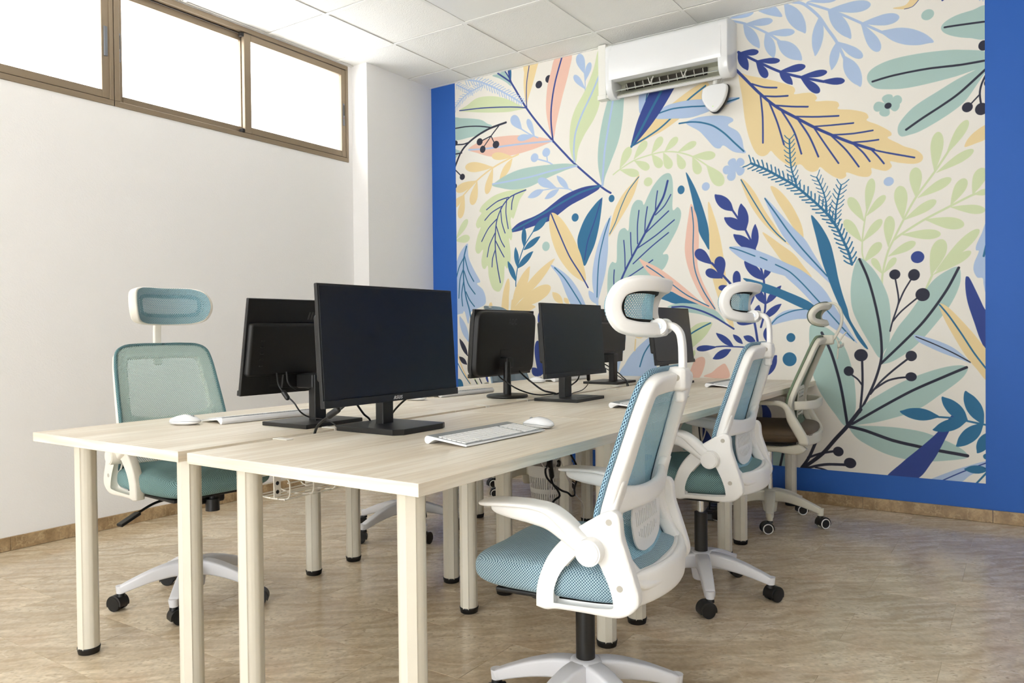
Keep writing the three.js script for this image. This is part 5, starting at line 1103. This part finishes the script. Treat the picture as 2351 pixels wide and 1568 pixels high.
// ---------------------------------------------------------------- wall air conditioner, its pipe cover, and the shield-shaped device
{
  const x0 = -2.315, x1 = -1.497, L = x1 - x0, xm = (x0 + x1) / 2, a = thing('air_conditioner', 'white split air conditioner high on the mural with its outlet flap open', 'air conditioner', [xm, 0, ZB]);
  const ext = (pts, len, x, bev = 0.004) => { const s = new THREE.Shape(pts.map(([z, y]) => new THREE.Vector2(z, y))); const g = new THREE.ExtrudeGeometry(s, { depth: len - 2 * bev, bevelEnabled: true, bevelThickness: bev, bevelSize: bev, bevelSegments: 3 }); g.applyMatrix4(new THREE.Matrix4().makeBasis(V(0, 0, 1), V(0, 1, 0), V(-1, 0, 0))); return toCreasedNormals(g.translate(x + len / 2 - bev, 0, 0), 0.6); };
  const arc = (cz, cy, r, t0, t1, n = 8) => [...Array(n + 1)].map((_, i) => { const t = t0 + ((t1 - t0) * i) / n; return [cz + r * Math.cos(t), cy + r * Math.sin(t)]; });
  // end caps follow the full profile; between them the body has the outlet cut away
  const full = [[0.004, 2.632], [0.06, 2.598], ...arc(0.11, 2.66, 0.075, -1.95, -0.35, 8), [0.188, 2.69], [0.184, 2.88], ...arc(0.15, 2.89, 0.036, 0.1, 1.5, 6), [0.06, 2.938], [0.004, 2.938]];
  part(a, 'end_cap', ext(full, 0.045, -L / 2 + 0.0225), acWhite); part(a, 'end_cap', ext(full, 0.06, L / 2 - 0.03), acWhite);
  part(a, 'rear_body', ext([[0.004, 2.7], [0.14, 2.7], [0.14, 2.9], [0.06, 2.934], [0.004, 2.934]], L - 0.1, -0.0075, 0.002), acWhite);
  part(a, 'front_panel', ext([[0.148, 2.685], [0.19, 2.692], ...arc(0.182, 2.71, 0.012, -0.6, 0, 3), [0.186, 2.88], ...arc(0.152, 2.892, 0.034, 0.05, 1.5, 6), [0.1, 2.936], [0.1, 2.92], [0.15, 2.9], [0.165, 2.87], [0.168, 2.71]], L - 0.064, -0.006, 0.0025), acWhite);
  part(a, 'lower_shell', ext([[0.004, 2.636], [0.06, 2.6], [0.1, 2.592], [0.112, 2.6], [0.06, 2.63], [0.03, 2.66], [0.004, 2.7]], L - 0.1, -0.0075, 0.002), acWhite);
  part(a, 'outlet_duct', ext([[0.02, 2.69], [0.045, 2.64], [0.1, 2.604], [0.105, 2.609], [0.05, 2.65], [0.04, 2.69], [0.14, 2.692], [0.14, 2.7], [0.02, 2.7]], L - 0.11, -0.0075, 0.001), acInner);
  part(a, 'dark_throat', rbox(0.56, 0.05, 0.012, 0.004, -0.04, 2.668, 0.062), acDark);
  for (let i = 0; i < 10; i++) part(a, 'air_vane', T(rbox(0.003, 0.042, 0.032, 0.001), -0.3 + i * 0.058, 2.66, 0.085, 0.5, 0.25, 0), trunkMat);
  for (const x of [-0.125, 0.1]) part(a, 'flap_bracket', merge([T(rbox(0.004, 0.055, 0.01, 0.001), x, 2.655, 0.128, -0.2, 0, 0.35), T(rbox(0.004, 0.055, 0.01, 0.001), x + 0.018, 2.655, 0.128, -0.2, 0, -0.35)]), trunkMat);
  part(a, 'louvre_flap', T(rbox(L - 0.13, 0.003, 0.062, 0.0014), -0.008, 2.632, 0.135, 0.42, 0, 0), phys({ color: '#dfe3de', roughness: 0.25 }));
  part(a, 'maker_mark', lettering('HEC', 0.0145, 0.0006, 0.3, 1.25).translate(-0.005, 2.812, 0.187), logoGrey);
  shade(a);
  const p = thing('pipe_cover', 'cream plastic pipe cover running down the wall left of the air conditioner', 'pipe cover', [-2.408, 0, ZB]);
  part(p, 'duct', rbox(0.058, 0.355, 0.055, 0.004, 0, 2.8125, 0.0275), trunkMat); part(p, 'end_elbow', merge([rbox(0.066, 0.03, 0.062, 0.004, 0, 2.632, 0.031), rbox(0.06, 0.024, 0.05, 0.004, 0.03, 2.634, 0.03)]), trunkMat);
  const s = thing('wall_sensor', 'white shield-shaped device on a bracket under the air conditioner, small green light at its tip', 'sensor', [-1.616, 0, ZB]);
  const sh = (k, d, z) => { const q = [[-0.068, 0.055], [-0.03, 0.07], [0.03, 0.07], [0.083, 0.06], [0.078, 0.0], [0.05, -0.055], [0.018, -0.088], [0, -0.093], [-0.02, -0.086], [-0.05, -0.05], [-0.074, 0.005]].map(([x, y]) => new THREE.Vector2(x * k, y * k)); return new THREE.ExtrudeGeometry(new THREE.Shape(new THREE.SplineCurve([...q, q[0]]).getPoints(90).slice(0, -1)), { depth: d, bevelEnabled: true, bevelThickness: 0.012, bevelSize: 0.012, bevelSegments: 5 }).translate(0, 2.49, z); };
  part(s, 'cover', toCreasedNormals(sh(0.88, 0.012, 0.078), 0.8), acWhite); part(s, 'back_shell', sh(0.92, 0.012, 0.05), blackPlastic);
  part(s, 'bracket', merge([tube([[0, 2.53, 0.06], [0, 2.57, 0.06], [0.002, 2.6, 0.05], [0.004, 2.612, 0.02], [0.004, 2.612, 0]], 0.0165, 30, 14), cyl(0.026, 0.026, 0.01, 24).rotateX(q90).translate(0.004, 2.612, 0.005)]), trunkMat);
  part(s, 'indicator', new THREE.SphereGeometry(0.0035, 12, 8).translate(-0.002, 2.427, 0.1), ledGreen);
  shade(s);
}
renderer.render(scene, camera);
